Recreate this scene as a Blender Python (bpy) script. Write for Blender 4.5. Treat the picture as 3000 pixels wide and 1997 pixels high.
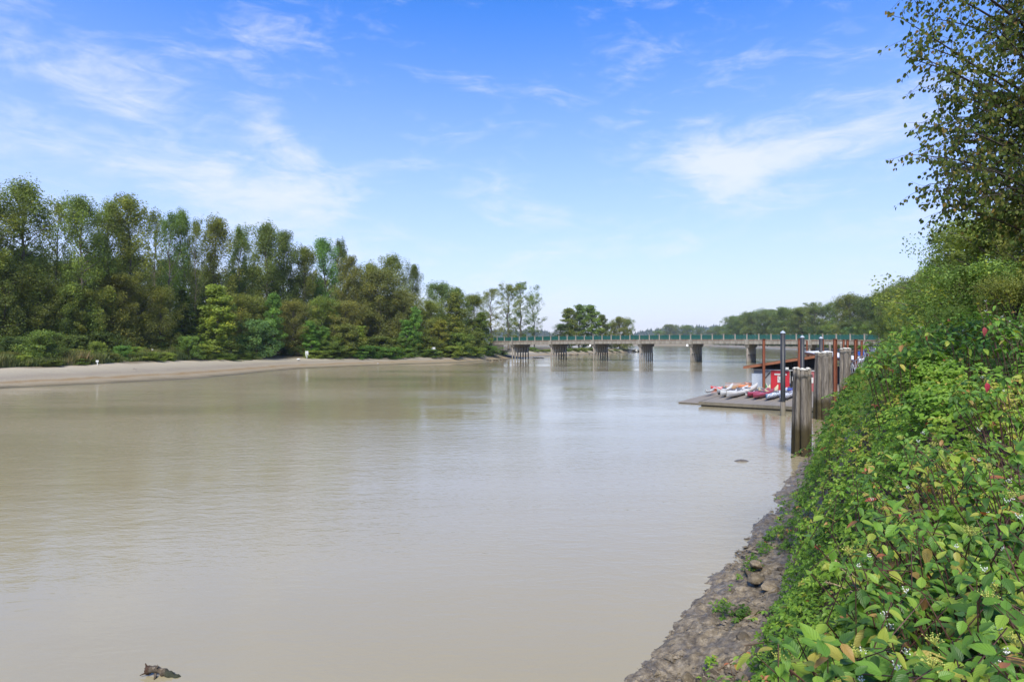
import bpy, math, random
import numpy as np
from mathutils import Vector, Matrix

for o in list(bpy.data.objects):
    bpy.data.objects.remove(o)
SC = bpy.context.scene
COL = SC.collection
R = math.radians
random.seed(7)
RNG = np.random.default_rng(11)

# ------------------------------------------------------------------ camera
EYE = 5.2                      # metres above the river
FPX, CX, HZ = 1750.0, 1500.0, 1004.0
cam_d = bpy.data.cameras.new('camera')
cam_d.sensor_width = 36.0
cam_d.lens = 36.0 * FPX / 3000.0
cam_d.clip_start = 0.05
cam_d.clip_end = 9000.0
cam = bpy.data.objects.new('camera', cam_d)
cam.location = (0, 0, EYE)
cam.rotation_euler = (R(90.0) + math.atan((HZ - 998.5) / FPX), 0, 0)
COL.objects.link(cam)
SC.camera = cam

# ------------------------------------------------------------------ sky, sun, exposure
SUN_EL, SUN_AZ = 50.0, 192.0          # azimuth clockwise from +Y (behind the camera)
world = bpy.data.worlds.new('World')
SC.world = world
world.use_nodes = True
wn, wl = world.node_tree.nodes, world.node_tree.links
wn.clear()
def wnode(t, **kw):
    n = wn.new(t)
    for k, v in kw.items():
        setattr(n, k, v)
    return n
def wmath(op, a, b=None, clamp=False):
    n = wn.new('ShaderNodeMath'); n.operation = op; n.use_clamp = clamp
    for i, v in enumerate((a, b)):
        if v is None: continue
        if isinstance(v, (int, float)): n.inputs[i].default_value = v
        else: wl.new(v, n.inputs[i])
    return n.outputs[0]
sky = wnode('ShaderNodeTexSky', sky_type='NISHITA')
sky.sun_disc = False
sky.sun_elevation = R(SUN_EL)
sky.sun_rotation = R(SUN_AZ)
sky.altitude = 0
sky.air_density = 1.0
sky.dust_density = 0.6
sky.ozone_density = 2.0
hs = wnode('ShaderNodeHueSaturation')
hs.inputs['Saturation'].default_value = 1.12
hs.inputs['Value'].default_value = 1.5
wl.new(sky.outputs[0], hs.inputs['Color'])
air = wnode('ShaderNodeMix', data_type='RGBA', blend_type='MULTIPLY')
air.inputs[0].default_value = 1.0; air.inputs[7].default_value = (.235, .67, 1.2, 1)
wl.new(hs.outputs[0], air.inputs[6])
tc = wnode('ShaderNodeTexCoord')
sep = wnode('ShaderNodeSeparateXYZ')
wl.new(tc.outputs['Generated'], sep.inputs[0])
X, Y, Z = sep.outputs
el = wmath('ARCSINE', Z)
az = wmath('ARCTAN2', X, Y)
# high thin veil that thickens towards the horizon
veil = wmath('POWER', wmath('SUBTRACT', 1.0, wmath('MULTIPLY', wmath('MAXIMUM', el, 0.0), 1.75), True), 1.5)
# cirrus: noise by bearing and elevation, pulled out along the wind
comb = wnode('ShaderNodeCombineXYZ')
wl.new(az, comb.inputs[0]); wl.new(el, comb.inputs[1])
def layer(rot, scl, loc, detail, rough, dist):
    mp = wnode('ShaderNodeMapping')
    mp.inputs['Rotation'].default_value = (0, 0, R(rot)); mp.inputs['Scale'].default_value = scl; mp.inputs['Location'].default_value = loc
    wl.new(comb.outputs[0], mp.inputs[0])
    n = wnode('ShaderNodeTexNoise'); n.inputs['Scale'].default_value = 1.0
    n.inputs['Detail'].default_value = detail; n.inputs['Roughness'].default_value = rough; n.inputs['Distortion'].default_value = dist
    wl.new(mp.outputs[0], n.inputs['Vector']); return n.outputs[0]
n1 = layer(16, (3.4, 10.0, 1), (3.1, 1.7, 0), 9, .66, .8)
n2 = layer(24, (11.0, 34.0, 1), (.4, 5.2, 0), 8, .62, .9)
n3 = layer(20, (1.6, 4.0, 1), (7.4, 2.2, 0), 4, .5, .3)
wisps = wmath('ADD', wmath('ADD', wmath('MULTIPLY', n1, 0.62), wmath('MULTIPLY', n2, 0.42)), wmath('MULTIPLY', n3, .26))
wisps = wmath('SUBTRACT', wisps, .15)
def patch(px, py, rx, ry, tilt, amp):
    """one cloud bank at a bearing and an elevation; radii in degrees"""
    a0 = math.atan((px - CX) / FPX)
    e0 = math.atan((HZ - py) / FPX * math.cos(a0))
    c, s = math.cos(R(tilt)), math.sin(R(tilt))
    da = wmath('SUBTRACT', az, a0); de = wmath('SUBTRACT', el, e0)
    u = wmath('ADD', wmath('MULTIPLY', da, c / R(rx)), wmath('MULTIPLY', de, s / R(rx)))
    v = wmath('ADD', wmath('MULTIPLY', da, -s / R(ry)), wmath('MULTIPLY', de, c / R(ry)))
    q = wmath('ADD', wmath('MULTIPLY', u, u), wmath('MULTIPLY', v, v))
    g = wmath('POWER', 2.71828, wmath('MULTIPLY', q, -1.0))
    return wmath('MULTIPLY', g, amp)
PATCHES = [(480, 345, 7.5, 1.8, -14, .10), (820, 400, 4.0, 1.4, -40, .15), (420, 495, 14, 2.0, -7, .15), (800, 550, 10, 2.0, -6, .12),
           (1400, 262, 5, 1.5, -28, .10), (1470, 560, 6.5, 2.6, -22, .15), (2120, 480, 6, 3.2, -24, .24), (2360, 440, 8, 1.7, 8, .20),
           (150, 80, 13, 3.4, -24, .09), (620, 70, 9, 3.4, -24, .11), (2600, 330, 7, 4, 0, .08), (1850, 700, 16, 3, 0, .08)]
acc = None
for p in PATCHES:
    g = patch(*p)
    acc = g if acc is None else wmath('ADD', acc, g)
acc = wmath('MULTIPLY', acc, .82)
dens = wmath('ADD', wisps, acc)
rmp = wnode('ShaderNodeMapRange'); rmp.interpolation_type = 'SMOOTHSTEP'
rmp.inputs['From Min'].default_value = 0.483; rmp.inputs['From Max'].default_value = 0.84
wl.new(dens, rmp.inputs['Value'])
mixv = wnode('ShaderNodeMix', data_type='RGBA')
VEIL = (5.45, 5.38, 5.8, 1)
mixv.inputs[7].default_value = VEIL
wl.new(wmath('MULTIPLY', veil, 1.0), mixv.inputs[0]); wl.new(air.outputs[2], mixv.inputs[6])
mixc = wnode('ShaderNodeMix', data_type='RGBA')
mixc.inputs[7].default_value = (5.6, 5.8, 6.1, 1)
wl.new(wmath('MULTIPLY', rmp.outputs[0], 0.76), mixc.inputs[0]); wl.new(mixv.outputs[2], mixc.inputs[6])
bg = wnode('ShaderNodeBackground'); bg.inputs['Strength'].default_value = 0.084
wl.new(mixc.outputs[2], bg.inputs['Color'])
wo = wnode('ShaderNodeOutputWorld'); wl.new(bg.outputs[0], wo.inputs['Surface'])

sun_d = bpy.data.lights.new('sun', 'SUN')
sun_d.energy = 3.7
sun_d.angle = R(26.0)
sun_d.color = (1.0, 0.93, 0.80)
sun = bpy.data.objects.new('sun', sun_d)
_a, _e = R(SUN_AZ), R(SUN_EL)
_dir = Vector((math.sin(_a) * math.cos(_e), math.cos(_a) * math.cos(_e), math.sin(_e)))
sun.rotation_euler = _dir.to_track_quat('Z', 'Y').to_euler()
sun.location = (-30, -60, 80)
COL.objects.link(sun)
SC.view_settings.view_transform = 'Standard'
SC.view_settings.look = 'None'
SC.view_settings.exposure = 1.0
SC.view_settings.gamma = 1.0
SC.view_settings.use_curve_mapping = False
SC.cycles.max_bounces = 6
SC.cycles.diffuse_bounces = 3
SC.cycles.glossy_bounces = 3
SC.cycles.transmission_bounces = 4
SC.cycles.transparent_max_bounces = 8

# ------------------------------------------------------------------ coordinates
U = (0.5500, 0.8352)         # downstream, along the river
Vv = (0.8352, -0.5500)       # across, towards the near bank
def st(s, t, z=0.0):
    return Vector((s * Vv[0] + t * U[0], s * Vv[1] + t * U[1], z))
def at(px, py, y):           # a point at depth y
    return Vector(((px - CX) / FPX * y, y, EYE + (HZ - py) / FPX * y))
def xat(px, y):
    return (px - CX) / FPX * y
RIVER_ANG = math.atan2(U[1], U[0])

# ------------------------------------------------------------------ numpy noise
def _hash(ix, iy, seed):
    h = (ix.astype(np.int64) * 374761393 + iy.astype(np.int64) * 668265263 + seed * 1442695041) & 0x7fffffff
    h = ((h ^ (h >> 13)) * 1274126177) & 0x7fffffff
    h = h ^ (h >> 16)
    return (h & 0xffff) / 65535.0
def vnoise(x, y, seed=0):
    x = np.asarray(x, float); y = np.asarray(y, float)
    ix, iy = np.floor(x), np.floor(y)
    fx, fy = x - ix, y - iy
    fx = fx * fx * (3 - 2 * fx); fy = fy * fy * (3 - 2 * fy)
    a = _hash(ix, iy, seed); b = _hash(ix + 1, iy, seed)
    c = _hash(ix, iy + 1, seed); d = _hash(ix + 1, iy + 1, seed)
    return (a * (1 - fx) + b * fx) * (1 - fy) + (c * (1 - fx) + d * fx) * fy
def fbm(x, y, seed=0, oct=4, gain=.5):
    v, a, tot = 0, 1, 0
    for i in range(oct):
        v = v + a * vnoise(x * 2 ** i, y * 2 ** i, seed + i * 17); tot += a; a *= gain
    return v / tot

# ------------------------------------------------------------------ mesh helpers
def mesh_np(name, V, F, mat=None, smooth=False, attrs=None, uv=None):
    """V (n,3); F a list of index arrays (m,k)"""
    if not isinstance(F, list): F = [F]
    F = [np.asarray(f, np.int32) for f in F if len(f)]
    V = np.asarray(V, np.float32)
    me = bpy.data.meshes.new(name)
    me.vertices.add(len(V)); me.vertices.foreach_set('co', V.ravel())
    loops = np.concatenate([f.ravel() for f in F])
    tot = np.concatenate([np.full(len(f), f.shape[1], np.int32) for f in F])
    start = np.concatenate([[0], np.cumsum(tot)[:-1]]).astype(np.int32)
    me.loops.add(len(loops)); me.loops.foreach_set('vertex_index', loops)
    me.polygons.add(len(tot)); me.polygons.foreach_set('loop_start', start)
    try: me.polygons.foreach_set('loop_total', tot)
    except Exception: pass
    me.polygons.foreach_set('use_smooth', np.full(len(tot), bool(smooth)))
    if uv is not None:
        l = me.uv_layers.new(name='UVMap')
        l.data.foreach_set('uv', np.asarray(uv, np.float32)[loops].ravel())
    if attrs:
        for k, a in attrs.items():
            at_ = me.attributes.new(k, 'FLOAT', 'POINT')
            at_.data.foreach_set('value', np.asarray(a, np.float32))
    me.update(calc_edges=True)
    if mat: me.materials.append(mat)
    return me

class MB:
    def __init__(s): s.v, s.f = [], []
    def add(s, V, F):
        o = len(s.v); s.v.extend([tuple(map(float, p)) for p in V]); s.f.extend([tuple(i + o for i in q) for q in F]); return s
    def box(s, c, d, rz=0.0, M=None):
        x, y, z = d[0] / 2, d[1] / 2, d[2] / 2
        P = [Vector(p) for p in ((-x,-y,-z),(x,-y,-z),(x,y,-z),(-x,y,-z),(-x,-y,z),(x,-y,z),(x,y,z),(-x,y,z))]
        if M is None: M = Matrix.Rotation(rz, 3, 'Z')
        P = [M @ p + Vector(c) for p in P]
        return s.add(P, [(0,3,2,1),(4,5,6,7),(0,1,5,4),(1,2,6,5),(2,3,7,6),(3,0,4,7)])
    def bar(s, a, b, w, h=None, roll=0.0):
        a, b = Vector(a), Vector(b); h = h or w
        d = (b - a); L = d.length
        if L < 1e-6: return s
        M = d.to_track_quat('Y', 'Z').to_matrix() @ Matrix.Rotation(roll, 3, 'Y')
        return s.box((a + b) / 2, (w, L, h), M=M)
    def tube(s, pts, rad, n=8, cap=True):
        pts = [Vector(p) for p in pts]
        if not hasattr(rad, '__len__'): rad = [rad] * len(pts)
        o = len(s.v); ref = Vector((0.123, 0.31, 0.94))
        for i, p in enumerate(pts):
            d = (pts[min(i + 1, len(pts) - 1)] - pts[max(i - 1, 0)]).normalized()
            a = d.cross(ref)
            if a.length < 1e-3: a = d.cross(Vector((1, 0, 0)))
            a.normalize(); b = d.cross(a)
            for k in range(n):
                th = 2 * math.pi * k / n
                s.v.append(tuple(p + (a * math.cos(th) + b * math.sin(th)) * rad[i]))
        for i in range(len(pts) - 1):
            for k in range(n):
                s.f.append((o + i*n + k, o + (i+1)*n + k, o + (i+1)*n + (k+1) % n, o + i*n + (k+1) % n))
        if cap:
            s.f.append(tuple(o + k for k in range(n)))
            s.f.append(tuple(o + (len(pts)-1)*n + k for k in range(n))[::-1])
        return s
    def mesh(s, name, mat=None, smooth=False):
        me = bpy.data.meshes.new(name); me.from_pydata(s.v, [], s.f); me.update()
        if mat: me.materials.append(mat)
        if smooth: me.polygons.foreach_set('use_smooth', [True] * len(me.polygons))
        return me

def link(name, me, parent=None, loc=None, rz=None, scale=None):
    o = bpy.data.objects.new(name, me); COL.objects.link(o)
    if parent is not None: o.parent = parent
    if loc is not None: o.location = loc
    if rz is not None: o.rotation_euler = (0, 0, rz)
    if scale is not None: o.scale = scale if hasattr(scale, '__len__') else (scale,) * 3
    return o
def tag(o, label=None, cat=None, group=None, kind=None):
    if label: o['label'] = label
    if cat: o['category'] = cat
    if group: o['group'] = group
    if kind: o['kind'] = kind
    return o
def thing(name, label, cat, loc=(0, 0, 0), rz=0.0, group=None):
    return tag(link(name, None, None, loc, rz), label, cat, group)

# ------------------------------------------------------------------ materials
MATS = {}
class NT:
    def __init__(s, name):
        m = bpy.data.materials.new(name); m.use_nodes = True
        s.m, s.n, s.l = m, m.node_tree.nodes, m.node_tree.links
        s.n.clear(); s.out = s.n.new('ShaderNodeOutputMaterial')
    def node(s, t, **kw):
        n = s.n.new(t)
        for k, v in kw.items():
            if k.startswith('i_'):
                n.inputs[k[2:].replace('_', ' ')].default_value = v
            else: setattr(n, k, v)
        return n
    def link(s, a, b): s.l.new(a, b)
    def noise(s, scale, detail=4, rough=.55, vec=None, dist=0.0, dim='3D'):
        n = s.node('ShaderNodeTexNoise', noise_dimensions=dim)
        n.inputs['Scale'].default_value = scale; n.inputs['Detail'].default_value = detail
        n.inputs['Roughness'].default_value = rough; n.inputs['Distortion'].default_value = dist
        if vec is not None: s.link(vec, n.inputs['Vector'])
        return n.outputs[0]
    def coord(s, kind='Object', scale=None, rot=None):
        c = s.node('ShaderNodeTexCoord').outputs[kind]
        if scale or rot:
            mp = s.node('ShaderNodeMapping')
            if scale: mp.inputs['Scale'].default_value = scale
            if rot: mp.inputs['Rotation'].default_value = rot
            s.link(c, mp.inputs[0]); c = mp.outputs[0]
        return c
    def pos(s): return s.node('ShaderNodeNewGeometry').outputs['Position']
    def ramp(s, fac, stops, interp='LINEAR'):
        r = s.node('ShaderNodeValToRGB'); r.color_ramp.interpolation = interp
        e = r.color_ramp.elements
        while len(e) < len(stops): e.new(.5)
        for el_, (p, c) in zip(e, stops):
            el_.position = p; el_.color = (*c, 1) if len(c) == 3 else c
        s.link(fac, r.inputs[0]); return r.outputs[0]
    def mix(s, f, a, b, mode='MIX'):
        n = s.node('ShaderNodeMix', data_type='RGBA', blend_type=mode)
        for i, v in ((0, f), (6, a), (7, b)):
            if isinstance(v, (int, float)): n.inputs[i].default_value = v
            elif isinstance(v, tuple): n.inputs[i].default_value = (*v, 1) if len(v) == 3 else v
            else: s.link(v, n.inputs[i])
        return n.outputs[2]
    def math(s, op, a, b=None, clamp=False):
        n = s.node('ShaderNodeMath', operation=op, use_clamp=clamp)
        for i, v in enumerate((a, b)):
            if v is None: continue
            if isinstance(v, (int, float)): n.inputs[i].default_value = v
            else: s.link(v, n.inputs[i])
        return n.outputs[0]
    def maprange(s, v, a, b, c=0.0, d=1.0):
        n = s.node('ShaderNodeMapRange'); n.interpolation_type = 'SMOOTHSTEP'
        s.link(v, n.inputs['Value'])
        for k, x in zip(('From Min', 'From Max', 'To Min', 'To Max'), (a, b, c, d)): n.inputs[k].default_value = x
        return n.outputs[0]
    def bump(s, h, strength=.5, dist=.05, normal=None):
        n = s.node('ShaderNodeBump'); n.inputs['Strength'].default_value = strength
        n.inputs['Distance'].default_value = dist; s.link(h, n.inputs['Height'])
        if normal is not None: s.link(normal, n.inputs['Normal'])
        return n.outputs[0]
    def pbr(s, color, rough=.7, metal=0.0, normal=None, spec=.5, **kw):
        b = s.node('ShaderNodeBsdfPrincipled')
        for k, v in (('Base Color', color), ('Roughness', rough), ('Metallic', metal), ('Specular IOR Level', spec)):
            if isinstance(v, (int, float)): b.inputs[k].default_value = v
            elif isinstance(v, tuple): b.inputs[k].default_value = (*v, 1)
            else: s.link(v, b.inputs[k])
        if normal is not None: s.link(normal, b.inputs['Normal'])
        for k, v in kw.items(): b.inputs[k].default_value = v
        return b
    def done(s, sh):
        s.link(sh.outputs[0] if hasattr(sh, 'outputs') else sh, s.out.inputs['Surface']); return s.m

def simple(name, col, rough=.6, metal=0.0, var=.25, scale=3.0, bump=.2, dark=None, spec=.4, objco=True):
    t = NT(name)
    co = t.coord('Object')
    n = t.noise(scale, 6, .6, co)
    d = dark or tuple(c * (1 - var) for c in col)
    l = tuple(min(1, c * (1 + var * .6)) for c in col)
    c = t.ramp(n, [(.3, d), (.7, l)])
    b = t.pbr(c, rough, metal, t.bump(t.noise(scale * 6, 4, .6, co), bump, .02) if bump else None, spec)
    return t.done(b)

def leaf_mat(name, stops, use_attr=True, objcolor=False, trans=.3, rough=.5, spec=.35, veins=False):
    """leaves: pigment differs from leaf to leaf (attribute or object), light passes through them"""
    t = NT(name)
    if use_attr:
        a = t.node('ShaderNodeAttribute', attribute_name='tint').outputs['Fac']
    else:
        a = t.node('ShaderNodeObjectInfo').outputs['Random']
    c = t.ramp(a, stops)
    if objcolor:
        oi = t.node('ShaderNodeObjectInfo').outputs['Color']
        c = t.mix(1.0, c, oi, 'MULTIPLY')
    nrm = None
    if veins:
        uv = t.node('ShaderNodeUVMap').outputs[0]
        sp = t.node('ShaderNodeSeparateXYZ'); t.link(uv, sp.inputs[0])
        au = t.math('ABSOLUTE', t.math('SUBTRACT', sp.outputs[0], .5))
        # side veins arching towards the tip
        ph = t.math('MULTIPLY', t.math('SUBTRACT', sp.outputs[1], t.math('MULTIPLY', t.math('POWER', au, .8), .62)), 7.5)
        fr = t.math('ABSOLUTE', t.math('SUBTRACT', t.math('FRACT', ph), .5))
        side = t.maprange(fr, .0, .16, 1, 0)
        mid = t.maprange(au, .0, .035, 1, 0)
        v = t.math('MAXIMUM', side, mid)
        blot = t.maprange(t.noise(6.0, 3, .6, t.coord('Object', (18, 18, 18))), .52, .72, 0, 1)
        edge = t.maprange(au, .22, .5, 0, 1)
        c = t.mix(t.math('MULTIPLY', t.math('MULTIPLY', blot, edge), .45), c, (.16, .08, .04))
        c = t.mix(t.math('MULTIPLY', v, .26), c, t.mix(1.0, c, (.35, .4, .4), 'MULTIPLY'))
        nrm = t.bump(t.math('SUBTRACT', 1.0, v), .55, .003)
    b = t.pbr(c, rough, 0, nrm, spec)
    tr = t.node('ShaderNodeBsdfTranslucent')
    ct = t.mix(1.0, c, (1.25, 1.3, .55), 'MULTIPLY')
    t.link(ct, tr.inputs['Color'])
    if nrm is not None: t.link(nrm, tr.inputs['Normal'])
    ms = t.node('ShaderNodeMixShader'); ms.inputs[0].default_value = trans
    t.link(b.outputs[0], ms.inputs[1]); t.link(tr.outputs[0], ms.inputs[2])
    return t.done(ms)

M = {}
# water: silty brown river, small wind ripples
t = NT('river_water')
p = t.pos()
mp_ = t.node('ShaderNodeMapping'); mp_.inputs['Rotation'].default_value = (0, 0, R(-14)); mp_.inputs['Scale'].default_value = (.42, 1.0, 1.0)
t.link(p, mp_.inputs[0])
gust = t.maprange(t.noise(.045, 3, .55, mp_.outputs[0]), .36, .62, .2, 1.5)
w1 = t.noise(.55, 3, .5, mp_.outputs[0], .3)
w2 = t.noise(2.4, 4, .55, mp_.outputs[0], .4)
w3 = t.noise(8.0, 3, .55, mp_.outputs[0], .3)
h = t.math('ADD', t.math('MULTIPLY', w1, .42), t.math('MULTIPLY', t.math('ADD', t.math('MULTIPLY', w2, .32), t.math('ADD', t.math('MULTIPLY', w3, .17), t.math('MULTIPLY', t.noise(22.0, 2, .5, mp_.outputs[0], .2), .035))), gust))
bp = t.node('ShaderNodeBump'); bp.inputs['Strength'].default_value = .5; bp.inputs['Distance'].default_value = .11
t.link(h, bp.inputs['Height'])
silt = t.ramp(t.noise(.05, 4, .5, mp_.outputs[0]), [(.3, (.245, .205, .118)), (.7, (.285, .245, .155))])
b = t.pbr(silt, .05, 0, bp.outputs[0], 1.0, IOR=1.333)
M['water'] = t.done(b)

# beach: sand at the top, wet mud at the waterline
t = NT('beach_sand')
p = t.pos(); sp = t.node('ShaderNodeSeparateXYZ'); t.link(p, sp.inputs[0])
mps = t.node('ShaderNodeMapping'); mps.inputs['Rotation'].default_value = (0, 0, -R(40)); mps.inputs['Scale'].default_value = (.12, .5, 1)
t.link(p, mps.inputs[0])
hz_ = t.math('ADD', sp.outputs[2], t.math('MULTIPLY', t.math('SUBTRACT', t.noise(.8, 5, .6, mps.outputs[0]), .5), .55))
c = t.ramp(t.math('DIVIDE', hz_, 2.2), [(0.02, (.115, .095, .06)), (.08, (.19, .15, .09)), (.16, (.235, .19, .12)), (.24, (.20, .135, .062)), (.30, (.245, .205, .14)), (.42, (.215, .18, .13)), (.55, (.265, .23, .165)), (.8, (.335, .285, .205))])
c = t.mix(t.maprange(t.noise(6, 6, .7, p), .35, .7), c, t.mix(1.0, c, (.82, .82, .84), 'MULTIPLY'))
soil = t.mix(t.noise(1.5, 5, .6, p), (.07, .055, .03), (.14, .11, .06))
at_ = t.node('ShaderNodeAttribute', attribute_name='soil').outputs['Fac']
c = t.mix(at_, c, soil)
rg = t.maprange(sp.outputs[2], .05, .35, .35, .85)
M['beach'] = t.done(t.pbr(c, rg, 0, t.bump(t.noise(3, 6, .6, p), .5, .12), .35))

# near foreshore: wet clods of mud
t = NT('wet_mud')
p = t.pos(); sp = t.node('ShaderNodeSeparateXYZ'); t.link(p, sp.inputs[0])
n = t.noise(7, 7, .65, p)
wet = t.maprange(t.math('ADD', t.noise(2.2, 5, .6, p), t.math('MULTIPLY', sp.outputs[2], -.35)), .30, .58)
c = t.ramp(n, [(.30, (.042, .031, .018)), (.5, (.15, .12, .08)), (.72, (.30, .25, .18))])
c = t.mix(t.math('MULTIPLY', wet, .35), c, (.095, .077, .056))
soil = t.mix(t.noise(3, 5, .6, p), (.03, .022, .010), (.075, .05, .022))
at_ = t.node('ShaderNodeAttribute', attribute_name='soil').outputs['Fac']
c = t.mix(at_, c, soil)
rg = t.mix(at_, t.mix(wet, (.8, .8, .8), (.24, .24, .24)), (.95, .95, .95))
hh = t.math('ADD', t.noise(14, 6, .65, p), t.math('MULTIPLY', t.noise(45, 4, .6, p), .35))
M['mud'] = t.done(t.pbr(c, rg, 0, t.bump(hh, .9, .05), .45))

t = NT('rock')
co = t.coord('Object')
oi = t.node('ShaderNodeObjectInfo').outputs['Random']
n = t.noise(5, 7, .65, co)
c = t.ramp(n, [(.25, (.07, .057, .04)), (.5, (.14, .118, .085)), (.8, (.24, .21, .165))])
c = t.mix(1.0, c, t.ramp(oi, [(0, (.5, .46, .4)), (.55, (.85, .8, .72)), (1, (1.55, 1.45, 1.3))]), 'MULTIPLY')
M['rock'] = t.done(t.pbr(c, .8, 0, t.bump(t.noise(18, 6, .65, co), .8, .03), .3))

M['bark'] = simple('bark', (.135, .115, .09), .9, 0, .5, 2.2, .8, spec=.2)
M['bark_dark'] = simple('bark_dark', (.06, .05, .04), .9, 0, .5, 2.2, .8, spec=.2)
M['stem'] = simple('red_stem', (.085, .038, .028), .6, 0, .4, 8, .3)
M['cane'] = simple('bramble_cane', (.09, .06, .035), .7, 0, .4, 8, .3)
# far and middle crowns: pigment of the tree times leaf-to-leaf differences
M['crown'] = leaf_mat('crown_leaf', [(0, (.55, .55, .55)), (.5, (.95, .97, .9)), (.86, (1.3, 1.25, 1.0)), (1, (1.9, 1.45, .8))], True, True, .36, .6, .22)
M['bramble'] = leaf_mat('bramble_leaf', [(0, (0.033, 0.074, 0.008)), (.3, (0.077, 0.161, 0.014)), (.62, (0.144, 0.259, 0.024)), (.86, (0.237, 0.333, 0.038)), (.94, (0.338, 0.287, 0.056)), (.97, (0.413, 0.207, 0.072)), (1, (0.413, 0.103, 0.056))], True, False, .38, .5, .32)
M['dog_leaf'] = leaf_mat('dogwood_leaf', [(0, (0.045, 0.105, 0.018)), (.35, (0.094, 0.204, 0.026)), (.65, (0.159, 0.297, 0.032)), (.87, (0.266, 0.352, 0.045)), (.95, (0.354, 0.308, 0.060)), (.98, (0.330, 0.176, 0.060)), (1, (0.319, 0.077, 0.045))], False, False, .36, .46, .36, veins=True)
M['bram_leaf'] = leaf_mat('bramble_big_leaf', [(0, (0.069, 0.144, 0.018)), (.45, (0.139, 0.265, 0.030)), (.8, (0.231, 0.342, 0.042)), (.93, (0.312, 0.287, 0.059)), (1, (0.370, 0.110, 0.050))], False, False, .3, .42, .4, veins=True)
M['poplar'] = leaf_mat('poplar_leaf', [(0, (0.042, 0.067, 0.014)), (.4, (0.077, 0.113, 0.022)), (.75, (0.133, 0.138, 0.031)), (1, (0.238, 0.145, 0.042))], True, False, .42, .6, .15)
M['poplar_obj'] = leaf_mat('poplar_big_leaf', [(0, (0.042, 0.067, 0.014)), (.4, (0.077, 0.113, 0.022)), (.75, (0.133, 0.138, 0.031)), (1, (0.238, 0.145, 0.042))], False, False, .42, .6, .15)
M['grass'] = leaf_mat('grass_blade', [(0, (.06, .09, .025)), (.4, (.11, .14, .035)), (.75, (.19, .175, .06)), (1, (.24, .16, .09))], True, False, .3, .6, .3)
# ================================================================== ground and water
def grid_faces(nr, nc):
    i = np.arange(nr - 1)[:, None] * nc + np.arange(nc - 1)[None, :]
    return np.stack([i, i + 1, i + nc + 1, i + nc], -1).reshape(-1, 4)

# one wide bed under everything, reaching the horizon
V = [(-6000, -300, -3.0), (6000, -300, -3.0), (6000, 8500, -3.0), (-6000, 8500, -3.0)]
tag(link('river_bed', mesh_np('river_bed', V, np.array([[0, 1, 2, 3]]), M['mud'], attrs={'soil': [0] * 4})), kind='structure')
V = [(-3000, -200, 0), (3000, -200, 0), (3000, 4200, 0), (-3000, 4200, 0)]
tag(link('river_water', mesh_np('river_water', V, np.array([[0, 1, 2, 3]]), M['water'])), kind='structure')

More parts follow.
